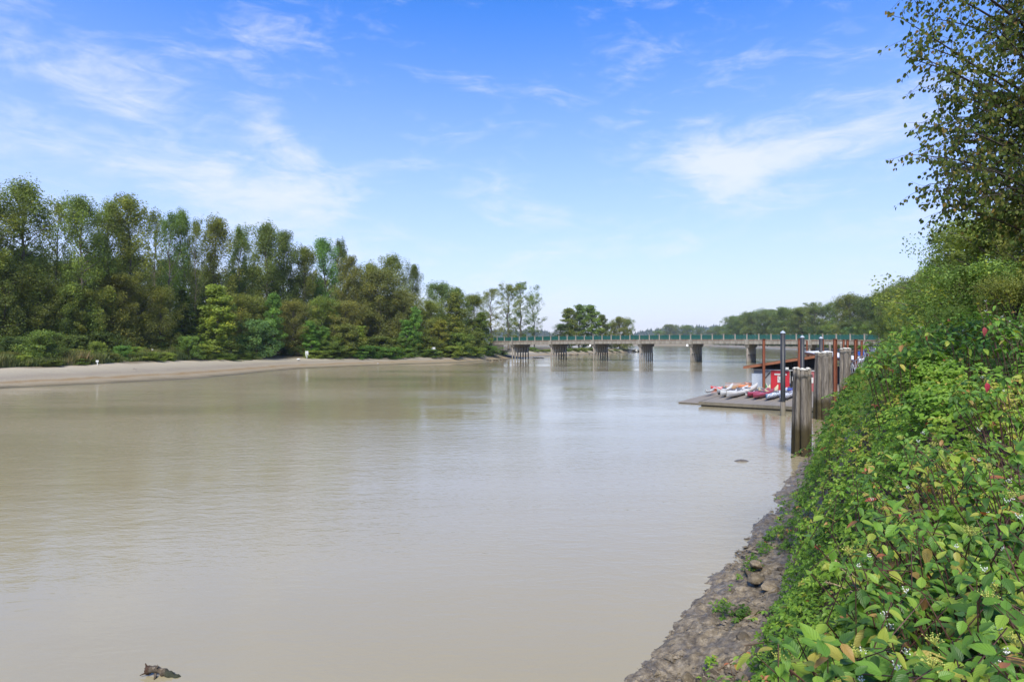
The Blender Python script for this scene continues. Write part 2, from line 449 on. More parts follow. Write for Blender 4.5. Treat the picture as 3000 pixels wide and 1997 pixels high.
# ---- left bank: beach lofted from the waterline to the wood
LB_PX = [-700, -200, 0, 300, 600, 840, 1100, 1340, 1440, 1500, 1600, 1700, 1800, 1878]
LB_WY = [50, 61, 67.9, 76, 87.5, 116.7, 138.7, 157, 176, 190, 238, 262, 300, 350]
LB_EY = [60, 72, 79, 91, 116, 137, 152, 166, 190, 222, 252, 274, 310, 353]
LB_EZ = [1.9, 1.9, 1.9, 1.9, 1.85, 1.65, 1.45, 1.3, 1.7, 1.6, 1.6, 1.6, 1.6, 1.2]
def edge_y(px): return float(np.interp(px, LB_PX, LB_EY))
def left_bank():
    n = len(LB_PX)
    rows = []
    for i in range(n):
        w = Vector((xat(LB_PX[i], LB_WY[i]), LB_WY[i], 0)); e = Vector((xat(LB_PX[i], LB_EY[i]), LB_EY[i], LB_EZ[i]))
        d = Vector((e.x - w.x, e.y - w.y, 0))
        nrm = Vector((-U[1], U[0], 0)) if d.length < 1e-3 else d.normalized()
        out = w - nrm * 9 + Vector((0, 0, -2.6))
        m1 = w.lerp(e, .30); m1.z = .26 * LB_EZ[i]
        m2 = w.lerp(e, .72); m2.z = .66 * LB_EZ[i]
        i1 = e + Vector((-.62, .55, 0)) * 5; i1.z = e.z + .5
        i2 = e + Vector((-.8, .5, 0)) * 40; i2.z = e.z + .9
        i3 = e + Vector((-.9, .4, 0)) * 700; i3.z = 3.2
        rows.append([out, w, m1, m2, e, i1, i2, i3])
    for (wx, wy) in ((60, 400), (10, 520), (-120, 800), (-500, 1500)):
        w = Vector((wx, wy, 0)); e = w + Vector((-12, -3, 1.6))
        rows.append([w + Vector((8, 2, -2.6)), w, w.lerp(e, .3), w.lerp(e, .7), e, e + Vector((-5, -2, .4)), e + Vector((-40, -20, .8)), e + Vector((-400, -200, 1.0))])
    P = np.array([[tuple(p) for p in r] for r in rows])           # stations x rows x 3
    sub = [3, 8, 8, 8, 4, 4, 5]
    def rs(A, axis, cnt):
        outp = []
        A = np.moveaxis(A, axis, 0)
        for i in range(len(A) - 1):
            k = cnt[i]
            for j in range(k): outp.append(A[i] + (A[i + 1] - A[i]) * j / k)
        outp.append(A[-1]); return np.moveaxis(np.array(outp), 0, axis)
    P = rs(P, 1, sub)
    # smooth along the shore, then refine
    cnt = [14] * (len(P) - 1)
    Q = rs(P, 0, cnt)
    k = np.ones(9) / 9
    Qp = np.pad(Q, ((4, 4), (0, 0), (0, 0)), 'edge')
    Q = sum(Qp[j:j + len(Q)] * k[j] for j in range(9))
    x, y = Q[..., 0], Q[..., 1]
    inland = np.clip((np.arange(Q.shape[1]) - 24) / 6, 0, 1)[None, :]
    amp = .10 + .25 * inland
    Q[..., 2] += (fbm(x * .13, y * .13, 3, 4) - .5) * 2 * amp + (fbm(x * .6, y * .6, 9, 3) - .5) * .10
    soil = np.clip((np.arange(Q.shape[1]) - 26.0 + 3.0 * (fbm(x * .25, y * .25, 5) - .5) * 2) / 2.5, 0, 1)
    nr, nc = Q.shape[:2]
    me = mesh_np('left_bank', Q.reshape(-1, 3), grid_faces(nr, nc)[:, ::-1], M['beach'], True, {'soil': soil.ravel()})
    return tag(link('left_bank', me), kind='structure')
left_bank()

# ---- right bank in river coordinates
def smooth_interp(x, xs, ys): return np.interp(x, xs, ys)
def bank_ground(s, t):
    s = np.asarray(s, float); t = np.asarray(t, float)
    sw = s - (-3.40 - .016 * np.clip(t - 10, 0, 60)) - .25 * (fbm(t * .22, t * 0 + 3, 21, 3) - .5)
    z = smooth_interp(sw, [-8, -2.2, 0, .8, 1.5, 2.4, 3.3, 4.4, 9, 40, 500], [-3, -.9, 0, .20, .42, 1.5, 2.75, 3.45, 3.7, 4.1, 4.4])
    return z
def right_bank():
    sv = np.concatenate([np.arange(-11, -5, .6), np.arange(-5, -1.3, .04), np.arange(-1.3, 4, .25), np.arange(4, 14, 1.5), [18, 30, 60, 160, 500]])
    tv = np.concatenate([np.arange(-30, 4, 1.0), np.arange(4, 15, .045), np.arange(15, 32, .12), np.arange(32, 70, .8), np.arange(70, 176, 4.0)])
    S, T = np.meshgrid(sv, tv)
    Zb = bank_ground(S, T)
    mud = np.clip(1 - np.abs(S + 2.9) / 2.0, 0, 1)
    cl = fbm(S * 2.1, T * 2.1, 31, 4, .55) * .8 + fbm(S * .9, T * .9, 37, 2) * .7 - .25
    ridg = 1 - np.abs(fbm(S * 3.4, T * 3.4, 41, 4) * 2 - 1)
    fine = fbm(S * 12, T * 12, 51, 3, .6)
    lumps = np.clip(fbm(S * 5.5, T * 5.5, 33, 3, .6) - .54, 0, 1) * .22
    cracks = np.clip(.10 - np.abs(fbm(S * 4.2, T * 4.2, 47, 3) - .5), 0, 1) * .32
    Zb = Zb + mud * ((cl - .5) * .36 + np.clip(ridg - .62, 0, 1) * .12 + lumps - cracks + (fine - .5) * .05)
    Xw = S * Vv[0] + T * U[0]; Yw = S * Vv[1] + T * U[1]
    soil = np.clip((S + 2.05 + (fbm(S * 1.5, T * 1.5, 61) - .5) * .8) / .5, 0, 1)
    V = np.stack([Xw, Yw, Zb], -1).reshape(-1, 3)
    me = mesh_np('right_bank', V, grid_faces(*S.shape), M['mud'], True, {'soil': soil.ravel()})
    return tag(link('right_bank', me), kind='structure')
right_bank()

def strip(name, pts, width, inland, z1, seed, mat='beach'):
    """a shore beyond the bridge: riprap edge, then flat ground inland"""
    P = np.array(pts, float)
    tt = np.linspace(0, len(P) - 1, (len(P) - 1) * 16 + 1)
    x = np.interp(tt, np.arange(len(P)), P[:, 0]); y = np.interp(tt, np.arange(len(P)), P[:, 1])
    dx, dy = np.gradient(x), np.gradient(y); L = np.hypot(dx, dy)
    nx, ny = dy / L, -dx / L
    offs = [-8, 0, width * .5, width, width + 12, width + inland]
    zs = [-2.5, 0, .55 * z1, z1, z1 + 1.0, z1 + 1.5]
    V = np.stack([np.stack([x + nx * o, y + ny * o, np.full_like(x, z) + (fbm(x * .2, y * .2 + o, seed) - .5) * (.7 if 0 < o < 60 else 0)], -1) for o, z in zip(offs, zs)], 1)
    soil = np.tile(np.array([0, .35, .6, 1, 1, 1.0]), (len(x), 1))
    return tag(link(name, mesh_np(name, V.reshape(-1, 3), grid_faces(len(x), 6), M[mat], True, {'soil': soil.ravel()})), kind='structure')
RB = [(91.5, 145), (112, 180), (150, 258), (196, 380), (240, 505), (300, 720), (330, 1010)]
strip('right_bank_beyond_bridge', RB, 9, 600, 2.6, 71)
FB = [(-900, 1230), (-100, 1180), (150, 1150), (340, 1140), (900, 1160)][::-1]
strip('far_shore', FB, 14, 900, 3.0, 81)

# far ridge
def ridge():
    xs = np.linspace(-1500, 2400, 160); rows = []
    prof = np.interp(xs, [-1500, -200, 150, 250, 420, 620, 760, 900, 1400, 2400], [60, 58, 46, 8, 18, 52, 64, 70, 80, 90])
    prof = prof + (fbm(xs * .006, xs * 0, 5) - .5) * 18
    for k, f in ((0, 0), (1, .45), (2, .85), (3, 1.0), (4, .8)):
        yy = 2250 + k * 110
        rows.append(np.stack([xs, np.full_like(xs, yy), 2 + prof * f], -1))
    V = np.stack(rows, 0)
    me = mesh_np('hills', V.reshape(-1, 3), grid_faces(5, 160)[:, ::-1], simple('hill_ground', (.035, .05, .028), .9, 0, .4, .01, 0), True)
    tag(link('hills', me), kind='structure')
    return xs, prof
HX, HP = ridge()

# ================================================================== trees
def leaf_cloud(C, N, size, rng, up=.35, aspect=.62, tint=None, down=0.0):
    """C centres (n,3), N outward-ish normals; folded six-point leaves are too heavy here: one rhombus each"""
    n = len(C)
    d = rng.normal(size=(n, 3)); d /= np.linalg.norm(d, axis=1)[:, None]
    nrm = N * up + d; nrm /= np.linalg.norm(nrm, axis=1)[:, None]
    a = rng.normal(size=(n, 3)); a[:, 2] -= down
    a -= nrm * (a * nrm).sum(1)[:, None]; a /= np.linalg.norm(a, axis=1)[:, None] + 1e-9
    b = np.cross(nrm, a)
    l = (size * rng.uniform(.65, 1.35, n))[:, None]; w = l * aspect
    V = np.stack([C - a * l * .5, C + b * w * .5 - a * l * .05, C + a * l * .5, C - b * w * .5 - a * l * .05], 1).reshape(-1, 3)
    F = np.arange(n * 4).reshape(n, 4)
    return V, F, np.repeat(tint, 4) if tint is not None else None

KINDS = {
 # h, profile (z, r), limbs, z range, elevation angles, clumps per limb, clump radius, leaves per clump, leaf size, trunk radius
 'cottonwood': dict(h=28, prof=[(.02, 2.6), (.15, 3.8), (.35, 4.5), (.6, 4.5), (.8, 3.8), (.92, 2.5), (1, .6)], limbs=64, zr=(.06, .97), el=(15, 62), cl=4, rc=.90, nl=140, ls=.25, tr=.36, vs=1.55),
 'airy':       dict(h=26, prof=[(.10, 2.4), (.35, 4.4), (.55, 5.2), (.75, 5.0), (.9, 3.4), (1, .8)], limbs=40, zr=(.14, .97), el=(28, 60), cl=5, rc=.75, nl=56, ls=.27, tr=.30),
 'column':     dict(h=12, prof=[(.02, 1.2), (.12, 1.8), (.35, 1.8), (.6, 1.4), (.82, .9), (1, .2)], limbs=52, zr=(.04, .97), el=(35, 68), cl=3, rc=.42, nl=80, ls=.22, tr=.12),
 'round':      dict(h=20, prof=[(.02, 3.6), (.15, 4.8), (.4, 5.6), (.65, 5.4), (.85, 4.0), (1, 1.2)], limbs=70, zr=(.04, .95), el=(6, 66), cl=4, rc=1.02, nl=124, ls=.27, tr=.30),
 'bush':       dict(h=5, prof=[(0, 1.7), (.2, 2.3), (.5, 2.3), (.75, 1.8), (1, .6)], limbs=48, zr=(.03, .9), el=(5, 72), cl=3, rc=.44, nl=76, ls=.18, tr=.06),
 'conifer':    dict(h=24, prof=[(.04, 3.2), (.2, 3.0), (.5, 2.0), (.8, .9), (1, .1)], limbs=80, zr=(.06, .98), el=(-18, 12), cl=3, rc=.5, nl=44, ls=.34, tr=.28),
}
TPL = {}
def tree_template(kind, seed, **over):
    k = dict(KINDS[kind]); k.update(over)
    rng = np.random.default_rng(seed * 101 + 7)
    h = k['h']; pz = [p[0] for p in k['prof']]; pr = [p[1] for p in k['prof']]
    mb = MB()
    # trunk
    wob = [(rng.normal(0, .012 * h * (i / 8) ** .8), rng.normal(0, .012 * h * (i / 8) ** .8)) for i in range(9)]
    def trunk(z):
        f = min(max(z / h, 0), 1) * 8; i = min(int(f), 7); q = f - i
        return Vector((wob[i][0] * (1 - q) + wob[i + 1][0] * q, wob[i][1] * (1 - q) + wob[i + 1][1] * q, z))
    zz = [0, .03 * h] + [h * j / 8 for j in range(1, 8)] + [h * .985]
    mb.tube([trunk(z) for z in zz], [k['tr'] * ((1.35 if z == 0 else 1.0) * (1 - z / h) ** .85 + .03) for z in zz], 7)
    C, N, Tn = [], [], []
    ga = rng.uniform(0, 6)
    for i in range(k['limbs']):
        f = (i + rng.uniform(0, 1)) / k['limbs']
        z = h * (k['zr'][0] + (k['zr'][1] - k['zr'][0]) * f)
        azm = ga + i * 2.39996 + rng.normal(0, .35)
        e = R(k['el'][0] + (k['el'][1] - k['el'][0]) * f + rng.normal(0, 8))
        rr = np.interp(min(z / h + .06, 1), pz, pr) * rng.uniform(.55, 1.15)
        d = Vector((math.cos(azm), math.sin(azm), 0))
        p0 = trunk(z)
        L = rr
        bend = rng.uniform(.1, .5)
        pts = [p0 + d * (L * q) + Vector((0, 0, L * q * math.tan(e) * (1 - bend * q * .5))) for q in (0, .35, .7, 1.0)]
        topz = h * 1.0
        pts = [Vector((q.x, q.y, min(q.z, topz))) for q in pts]
        r0 = k['tr'] * .34 * (1 - z / h) ** .6 + .015
        mb.tube(pts, [r0, r0 * .7, r0 * .42, r0 * .15], 4, False)
        tl = rng.uniform(.2, .75)
        for c in range(k['cl']):
            q = .30 + .72 * (c + rng.uniform(0, 1)) / k['cl']
            a = min(int(q * 3), 2); fr = min(max(q * 3 - a, 0), 1.1)
            p = pts[a].lerp(pts[a + 1], fr)
            rc = k['rc'] * rng.uniform(.6, 1.35)
            if rng.uniform() < .10: continue
            n = int(k['nl'] * rng.uniform(.55, 1.4))
            g = rng.normal(size=(n, 3)); g *= np.minimum(1.0, 1.7 / np.linalg.norm(g, axis=1))[:, None]
            off = g * np.array([rc, rc, rc * k.get('vs', 1.1)]) * .62
            off[:, 2] += .10 * rc
            C.append(off + np.array(p) + rng.normal(0, rc * .35, 3))
            nn = off / (np.linalg.norm(off, axis=1)[:, None] + 1e-6); nn[:, 2] += .6
            N.append(nn)
            Tn.append(np.clip(tl + rng.normal(0, .10) + rng.normal(0, .16, n), 0, 1))
    # leader
    n = int(k['nl'] * 1.6); off = rng.normal(size=(n, 3)) * np.array([.35, .35, .9]) * k['rc']
    C.append(off + np.array([*trunk(h * .95)[:2], h * .95])); N.append(off); Tn.append(rng.uniform(.2, .7, n))
    C, N, Tn = np.concatenate(C), np.concatenate(N), np.concatenate(Tn)
    keep = C[:, 2] > .15
    V, F, tint = leaf_cloud(C[keep], N[keep], k['ls'], rng, .45, .62, Tn[keep])
    bark = M['bark_dark'] if kind in ('conifer', 'bush') else M['bark']
    return dict(h=float(np.percentile(C[:, 2], 99.7)), w=float(np.percentile(np.hypot(C[:, 0], C[:, 1]), 96) * 2),
                trunk=mb.mesh(kind + '_trunk', bark, True), crown=mesh_np(kind + '_crown', V, F, M['crown'], False, {'tint': tint}))
for kind, cnt in (('cottonwood', 5), ('airy', 2), ('column', 3), ('round', 4), ('bush', 4), ('conifer', 2)):
    for j in range(cnt): TPL[(kind, j)] = tree_template(kind, j + 1 + 10 * len(kind))

TONE = {'olive': (0.168, 0.199, 0.047), 'dark': (0.125, 0.166, 0.045), 'yellow': (0.213, 0.230, 0.052), 'brown': (.172, .182, .052),
        'fresh': (0.140, 0.252, 0.056), 'blue': (0.118, 0.196, 0.069), 'green': (0.146, 0.213, 0.049), 'grey': (0.143, 0.190, 0.063),
        'lime': (0.213, 0.280, 0.056), 'deep': (0.087, 0.130, 0.036)}
tree_rng = np.random.default_rng(77)
def plant(kind, j, base, height, width, tone, name, label, cat, group=None, lean=0.0, stuff=False):
    T = TPL[(kind, j)]
    o = thing(name, label, cat, base, float(tree_rng.uniform(0, 6.28)), group)
    if lean: o.rotation_euler = (lean * .5, lean, o.rotation_euler[2])
    sz = height / T['h']; sx = width / T['w']
    o.scale = (sx, sx, sz)
    tr = link('trunk', T['trunk'], o); cr = link('crown', T['crown'], o)
    c = TONE[tone]; v = tree_rng.uniform(.86, 1.16); w = tree_rng.uniform(.93, 1.07)
    cr.color = (c[0] * v * w, c[1] * v, c[2] * v, 1)
    return o
def tree_px(kind, j, px, top, y, wpx, tone, name, label, cat='tree', group=None, z0=2.3, lean=0.0):
    zt = EYE + (HZ - top) / FPX * y
    return plant(kind, j, (xat(px, y), y, z0), zt - z0, wpx / FPX * y, tone, name, label, cat, group, lean)

G1 = 'tall cottonwoods along the left bank'
TALL = [  # px, top, metres behind the bank edge, width, template, tone, label
 (-60, 545, 14, 200, 'cottonwood', 0, 'olive', 'tall cottonwood cut by the left edge of the photo'),
 (68, 528, 15, 175, 'cottonwood', 1, 'olive', 'tallest cottonwood of the left wood, dense crown near the left edge'),
 (155, 583, 19, 120, 'airy', 0, 'olive', 'thin cottonwood with bare dark trunk right of the tallest cottonwood'),
 (235, 576, 13, 140, 'cottonwood', 2, 'green', 'cottonwood with pale leaning trunk, third tall crown from the left edge'),
 (308, 585, 17, 130, 'cottonwood', 3, 'olive', 'cottonwood with a spreading flat top beside the pale-trunked one'),
 (385, 578, 15, 150, 'cottonwood', 4, 'yellow', 'cottonwood with a high domed crown above the tawny lower trees'),
 (448, 612, 22, 90, 'airy', 1, 'olive', 'slender see-through cottonwood right of the domed crown'),
 (498, 622, 16, 90, 'airy', 0, 'green', 'first of two thin cottonwoods with sky between their trunks'),
 (540, 618, 18, 92, 'cottonwood', 0, 'green', 'narrow cottonwood above the gap with a dark conifer'),
 (572, 640, 14, 62, 'airy', 1, 'dark', 'very slim cottonwood with a straight dark trunk against the sky'),
 (640, 640, 16, 135, 'cottonwood', 2, 'yellow', 'bushy yellow-green cottonwood behind the light birch-like tree'),
 (700, 664, 20, 90, 'cottonwood', 3, 'green', 'medium cottonwood left of the dark dense pair'),
 (778, 656, 14, 130, 'cottonwood', 1, 'dark', 'dark dense cottonwood with spiky top behind the slim bright poplar'),
 (828, 678, 17, 110, 'cottonwood', 4, 'dark', 'dark dense cottonwood, lower right one of the dark pair'),
 (893, 724, 15, 100, 'cottonwood', 0, 'olive', 'olive cottonwood between the dark pair and the bright green crown'),
 (952, 700, 18, 95, 'cottonwood', 2, 'fresh', 'bright green cottonwood crown standing above its olive neighbours'),
 (1000, 705, 26, 70, 'cottonwood', 3, 'deep', 'dark crown peeping out behind the bright green cottonwood'),
 (1026, 752, 13, 95, 'cottonwood', 4, 'brown', 'brownish cottonwood with orange-tinged top'),
 (1085, 770, 18, 90, 'round', 0, 'olive', 'olive round-topped tree left of the big tawny crown'),
 (1110, 790, 12, 165, 'round', 1, 'brown', 'big tawny round crown with sky showing through its middle'),
 (1152, 748, 24, 110, 'cottonwood', 1, 'olive', 'tall crown rising behind the big tawny round tree'),
 (1212, 776, 22, 70, 'cottonwood', 2, 'dark', 'dark slim crown leaning out right of the tawny tree'),
 (1292, 828, 16, 110, 'round', 2, 'grey', 'grey-green rounded crown at the lower end of the wood'),
 (1342, 842, 17, 80, 'cottonwood', 3, 'green', 'dense green crown over the small white board sign'),
 (1388, 862, 15, 80, 'round', 3, 'olive', 'low olive crown just left of the bridge end'),
 (1440, 845, 24, 80, 'airy', 0, 'olive', 'airy tree with fine branches behind the end of the green railing'),
 (1490, 831, 26, 90, 'airy', 1, 'olive', 'airy tall tree directly behind the first bridge pier'),
 (1525, 828, 30, 105, 'airy', 0, 'grey', 'wide airy tree with forked bare trunk behind the bridge'),
 (1566, 862, 34, 62, 'airy', 1, 'dark', 'last airy tree of the left wood, hanging out to the open sky'),
]
for (px, top, dy, w, kd, j, tone, lab) in TALL:
    tree_px(kd, j, px, top, edge_y(px) + dy, w * 1.03, tone, 'cottonwood_tree', lab, group=G1, lean=float(tree_rng.normal(0, .02)))
# the pale bare trunk that leans out of the third crown is part of that tree's stand

G2 = 'middle-height trees at the edge of the left wood'
MID = [
 (15, 770, 13, 130, 'round', 0, 'olive', 'olive lower tree in the bottom of the left edge of the wood'),
 (105, 812, 13, 150, 'round', 1, 'yellow', 'yellowing lower tree below the tallest cottonwood'),
 (185, 826, 13, 110, 'round', 2, 'green', 'green lower tree left of the pale leaning trunk'),
 (265, 846, 13, 130, 'round', 3, 'olive', 'olive lower tree under the flat-topped cottonwood'),
 (335, 796, 13, 150, 'round', 0, 'yellow', 'tawny lower tree with golden leaf clusters, left of the gap'),
 (400, 846, 12, 140, 'round', 2, 'brown', 'brownish lower tree above the tall grass'),
 (470, 838, 9, 120, 'round', 1, 'olive', 'olive lower tree left of the dark conifer'),
 (533, 845, 13, 95, 'conifer', 0, 'deep', 'dark conifer in the gap between the thin cottonwoods'),
 (590, 862, 14, 80, 'conifer', 1, 'deep', 'second dark conifer, behind the light birch-like tree'),
 (638, 836, 4, 115, 'column', 0, 'lime', 'light yellow-green birch-like tree standing in front of the wood'),
 (705, 860, 10, 120, 'round', 3, 'olive', 'olive lower tree behind the slim bright poplar'),
 (760, 880, 12, 120, 'round', 1, 'dark', 'dark lower tree behind the blue-green bush'),
 (860, 880, 6, 120, 'round', 0, 'brown', 'brown-olive lower tree right of the slim bright poplar'),
 (800, 860, 2.0, 62, 'column', 1, 'fresh', 'slim bright green poplar sapling beside the sandy path'),
 (940, 870, 10, 120, 'round', 2, 'green', 'deep green lower tree below the bright green crown'),
 (1010, 880, 8, 120, 'round', 3, 'brown', 'russet lower tree with dry branches'),
 (1180, 850, 10, 110, 'round', 0, 'brown', 'russet lower tree right under the big tawny crown'),
 (1215, 900, 3, 52, 'column', 2, 'fresh', 'bright green poplar sapling at the bank, nearest to the tawny crown'),
 (1190, 938, 2.5, 48, 'column', 0, 'fresh', 'shorter bright poplar sapling left of the bright one by the tawny crown'),
 (1262, 880, 8, 95, 'round', 1, 'olive', 'olive tree left of the white board sign'),
 (1335, 856, 8, 75, 'column', 1, 'olive', 'tall plume-shaped olive tree above the white board sign'),
 (1292, 936, 3, 62, 'column', 2, 'yellow', 'small olive cone-shaped tree behind the white board sign'),
 (1410, 915, 4, 62, 'column', 0, 'green', 'green tree overhanging the left end of the bridge railing'),
 (910, 940, 2, 62, 'column', 1, 'fresh', 'bright green sapling just behind the white notice sign'),
 (946, 956, 2.4, 52, 'column', 2, 'fresh', 'small bright sapling right of the white notice sign'),
 (1052, 955, 2.5, 52, 'column', 0, 'lime', 'thin lime sapling over the bramble slope'),
]
for (px, top, dy, w, kd, j, tone, lab) in MID:
    tree_px(kd, j, px, top, edge_y(px) + dy, w, tone, 'woodland_tree', lab, group=G2, z0=2.1)

G3 = 'bushes along the left beach'
BUSH = [
 (120, 968, 3, 120, 0, 'green', 'leafy bush in the meadow near the left edge'),
 (30, 985, 9, 100, 1, 'deep', 'dark bush at the foot of the left edge of the wood'),
 (210, 980, 10, 110, 2, 'dark', 'dark bush under the pale leaning trunk'),
 (300, 972, 11, 120, 3, 'deep', 'deep green bush at the foot of the flat-topped cottonwood'),
 (420, 982, 11, 130, 0, 'deep', 'deep green bush left of the small white board in the grass'),
 (500, 968, 10, 110, 1, 'deep', 'dark bush right of the small white board in the grass'),
 (553, 984, 1.6, 78, 2, 'green', 'round green bush where the grass meets the sand'),
 (600, 1010, 1.8, 70, 3, 'lime', 'low lime-green bush beside the round green bush'),
 (665, 1005, 2, 100, 0, 'dark', 'dark low bush right of the birch-like tree'),
 (752, 936, 1.4, 118, 1, 'blue', 'large blue-green bush at the edge of the sand'),
 (835, 1000, 6, 90, 2, 'deep', 'deep shaded bush beside the sandy path'),
 (965, 985, 2.5, 110, 3, 'green', 'green bush right of the white notice sign'),
 (1018, 950, 2.2, 110, 0, 'olive', 'olive bush with loose top above the bramble slope'),
 (1110, 985, 4, 130, 1, 'dark', 'dark bush below the big tawny crown'),
 (1180, 990, 4, 90, 2, 'green', 'green bush at the foot of the bright poplar sapling'),
 (1250, 985, 3, 90, 3, 'olive', 'olive bush left of the white board sign'),
 (1384, 970, 2.5, 80, 0, 'olive', 'rounded olive bush near the bridge end'),
 (1340, 975, 4, 90, 1, 'green', 'green bush behind the white board sign'),
]
for (px, top, dy, w, j, tone, lab) in BUSH:
    tree_px('bush', j, px, top, edge_y(px) + dy, w, tone, 'bush', lab, 'bush', G3, z0=1.9)
G4 = 'bramble mounds on the left bank slope'
for (px, top, dy, w, j, tone, lab) in [
 (650, 1035, .6, 110, 0, 'green', 'low bramble mound under the birch-like tree'),
 (720, 1030, .5, 80, 1, 'green', 'low bramble mound under the large blue-green bush'),
 (925, 1026, .3, 80, 2, 'lime', 'low yellow-green bramble behind the white notice sign'),
 (980, 1012, .8, 110, 3, 'green', 'dark green bramble mound right of the white notice sign'),
 (1065, 1012, .5, 110, 0, 'fresh', 'bright green bramble mound left of the sand ramp'),
 (1130, 1016, .5, 110, 1, 'fresh', 'bright green bramble mound in the middle of the slope'),
 (1190, 1020, 1.2, 80, 2, 'green', 'green bramble mound just left of the sand ramp'),
 (1260, 1022, .4, 80, 3, 'green', 'bramble mound at the foot of the white board sign'),
 (1320, 1014, .4, 90, 0, 'lime', 'yellow-green bramble mound right of the white board sign'),
 (1375, 1016, .2, 90, 1, 'lime', 'yellow-green bramble mound before the bridge end'),
 (1430, 1012, -1, 95, 2, 'fresh', 'bright bramble mound sloping down beside the bridge end'),
 (1468, 1026, -2, 50, 3, 'lime', 'last small bramble mound beside the dark bridge underside'),
]:
    y = edge_y(px) + dy; tree_px('bush', j, px, top, y, w, tone, 'bramble_mound', lab, 'bramble', G4, z0=1.0)

# a loose row deeper in the wood closes the view between the trunks
ORD = ['first', 'second', 'third', 'fourth', 'fifth', 'sixth', 'seventh', 'eighth', 'ninth', 'tenth', 'eleventh', 'twelfth', 'thirteenth', 'fourteenth', 'fifteenth', 'sixteenth', 'seventeenth', 'eighteenth', 'nineteenth', 'twentieth', 'twenty-first', 'twenty-second', 'twenty-third', 'twenty-fourth', 'twenty-fifth', 'twenty-sixth']
G5 = 'back row of the left wood'
for i in range(26):
    px = -120 + i * 62 + tree_rng.uniform(-15, 15)
    if px > 1420: break
    top = np.interp(px, [-100, 300, 700, 1000, 1250, 1450], [730, 760, 790, 830, 900, 930]) + tree_rng.uniform(-25, 30)
    tree_px(('round', 'cottonwood')[i % 2], i % 4, px, top, edge_y(px) + 34 + tree_rng.uniform(0, 14), 130, ('dark', 'deep', 'olive')[i % 3], 'back_row_tree',
            'shaded tree behind the tall cottonwoods, %s of the back row from the left' % ORD[i], 'tree', G5)

# ---- the wooded point behind the bridge
G6 = 'trees on the point behind the bridge'
for (px, top, y, w, kd, j, tone, lab) in [
 (1643, 948, 292, 62, 'round', 0, 'deep', 'dark low tree at the left end of the point behind the bridge'),
 (1668, 903, 300, 62, 'column', 1, 'olive', 'first tall crown of the point behind the bridge'),
 (1696, 893, 305, 62, 'column', 2, 'green', 'highest feathery crown on the point behind the bridge'),
 (1732, 894, 310, 70, 'column', 0, 'green', 'broad feathery crown on the point, right of the highest one'),
 (1765, 922, 318, 50, 'column', 1, 'dark', 'thin dark tree right of the feathery crowns on the point'),
 (1790, 945, 330, 50, 'round', 2, 'grey', 'low grey-green tree between the two groups on the point'),
 (1816, 928, 322, 64, 'round', 1, 'brown', 'russet broad tree on the tip of the point'),
 (1838, 934, 330, 44, 'round', 3, 'dark', 'dark tree leaning off the tip of the point')]:
    tree_px(kd, j, px, top, y, w, tone, 'point_tree', lab, group=G6, z0=1.8)
G7 = 'shrubs along the shore behind the bridge'
for i, px in enumerate(range(1560, 1890, 24)):
    y = edge_y(px) + 1.5; w = 46
    tree_px('bush', i % 4, px, 1017 + (i * 7) % 8 + (4 if px > 1830 else 0), y, w, ('green', 'olive', 'lime', 'dark')[i % 4], 'shore_shrub',
            'low shrub on the shore behind the bridge, %s from the left pier' % ORD[i], 'shrub', G7, z0=1.0)

# ---- right bank beyond and beside the bridge
G8 = 'trees of the right bank beyond the bridge'
RT = [
 (2147, 928, 640, 62, 'round', 0, 'grey', 'small grey-green crown at the far left end of the right wood'),
 (2178, 925, 610, 62, 'cottonwood', 1, 'grey', 'narrow crown next to the far left end of the right wood'),
 (2205, 915, 560, 70, 'round', 2, 'grey', 'rounded grey crown over the fourth railing post from the right pier'),
 (2250, 908, 520, 80, 'round', 3, 'grey', 'broad rounded crown left of the black pile'),
 (2298, 903, 470, 84, 'round', 1, 'grey', 'broad crown directly behind the tall black pile'),
 (2345, 903, 430, 80, 'cottonwood', 0, 'grey', 'fuller crown behind the second black pile'),
 (2388, 887, 400, 72, 'airy', 1, 'dark', 'airy tall crown between the second and third black piles'),
 (2432, 889, 370, 66, 'airy', 0, 'dark', 'thin crown left of the domed right-bank tree'),
 (2490, 864, 320, 92, 'round', 0, 'olive', 'domed olive tree standing above the timber piles'),
 (2548, 871, 290, 90, 'round', 2, 'deep', 'dark broad crown right of the domed olive tree'),
 (2580, 860, 260, 90, 'cottonwood', 3, 'dark', 'dark upright crown above the right end of the bridge'),
 (2618, 842, 215, 92, 'round', 3, 'olive', 'olive crown rising over the foreground brambles'),
 (2655, 826, 170, 96, 'round', 1, 'green', 'green crown at the left foot of the right hillside trees'),
 (2700, 805, 128, 110, 'round', 0, 'deep', 'dark-topped crown on the right skyline'),
]
for (px, top, y, w, kd, j, tone, lab) in RT:
    tree_px(kd, j, px, top - 3, y, w * 1.12, tone, 'right_bank_tree', lab, group=G8, z0=3.0)
for i, (px, top, y, w, kd, j, tone, lab) in enumerate(RT[:-1]):
    nx = RT[i + 1]
    tree_px('round', (j + 2) % 4, (px + nx[0]) / 2, (top + nx[1]) / 2 + (3 if i % 2 else 9), (y + nx[2]) / 2 + 18, w * 1.1, ('grey', 'green', 'olive')[i % 3], 'right_bank_tree',
            'crown filling the gap behind the right-bank row, %s gap from its river end' % ORD[i], group=G8, z0=3.0)
G9 = 'undergrowth trees of the right bank beyond the bridge'
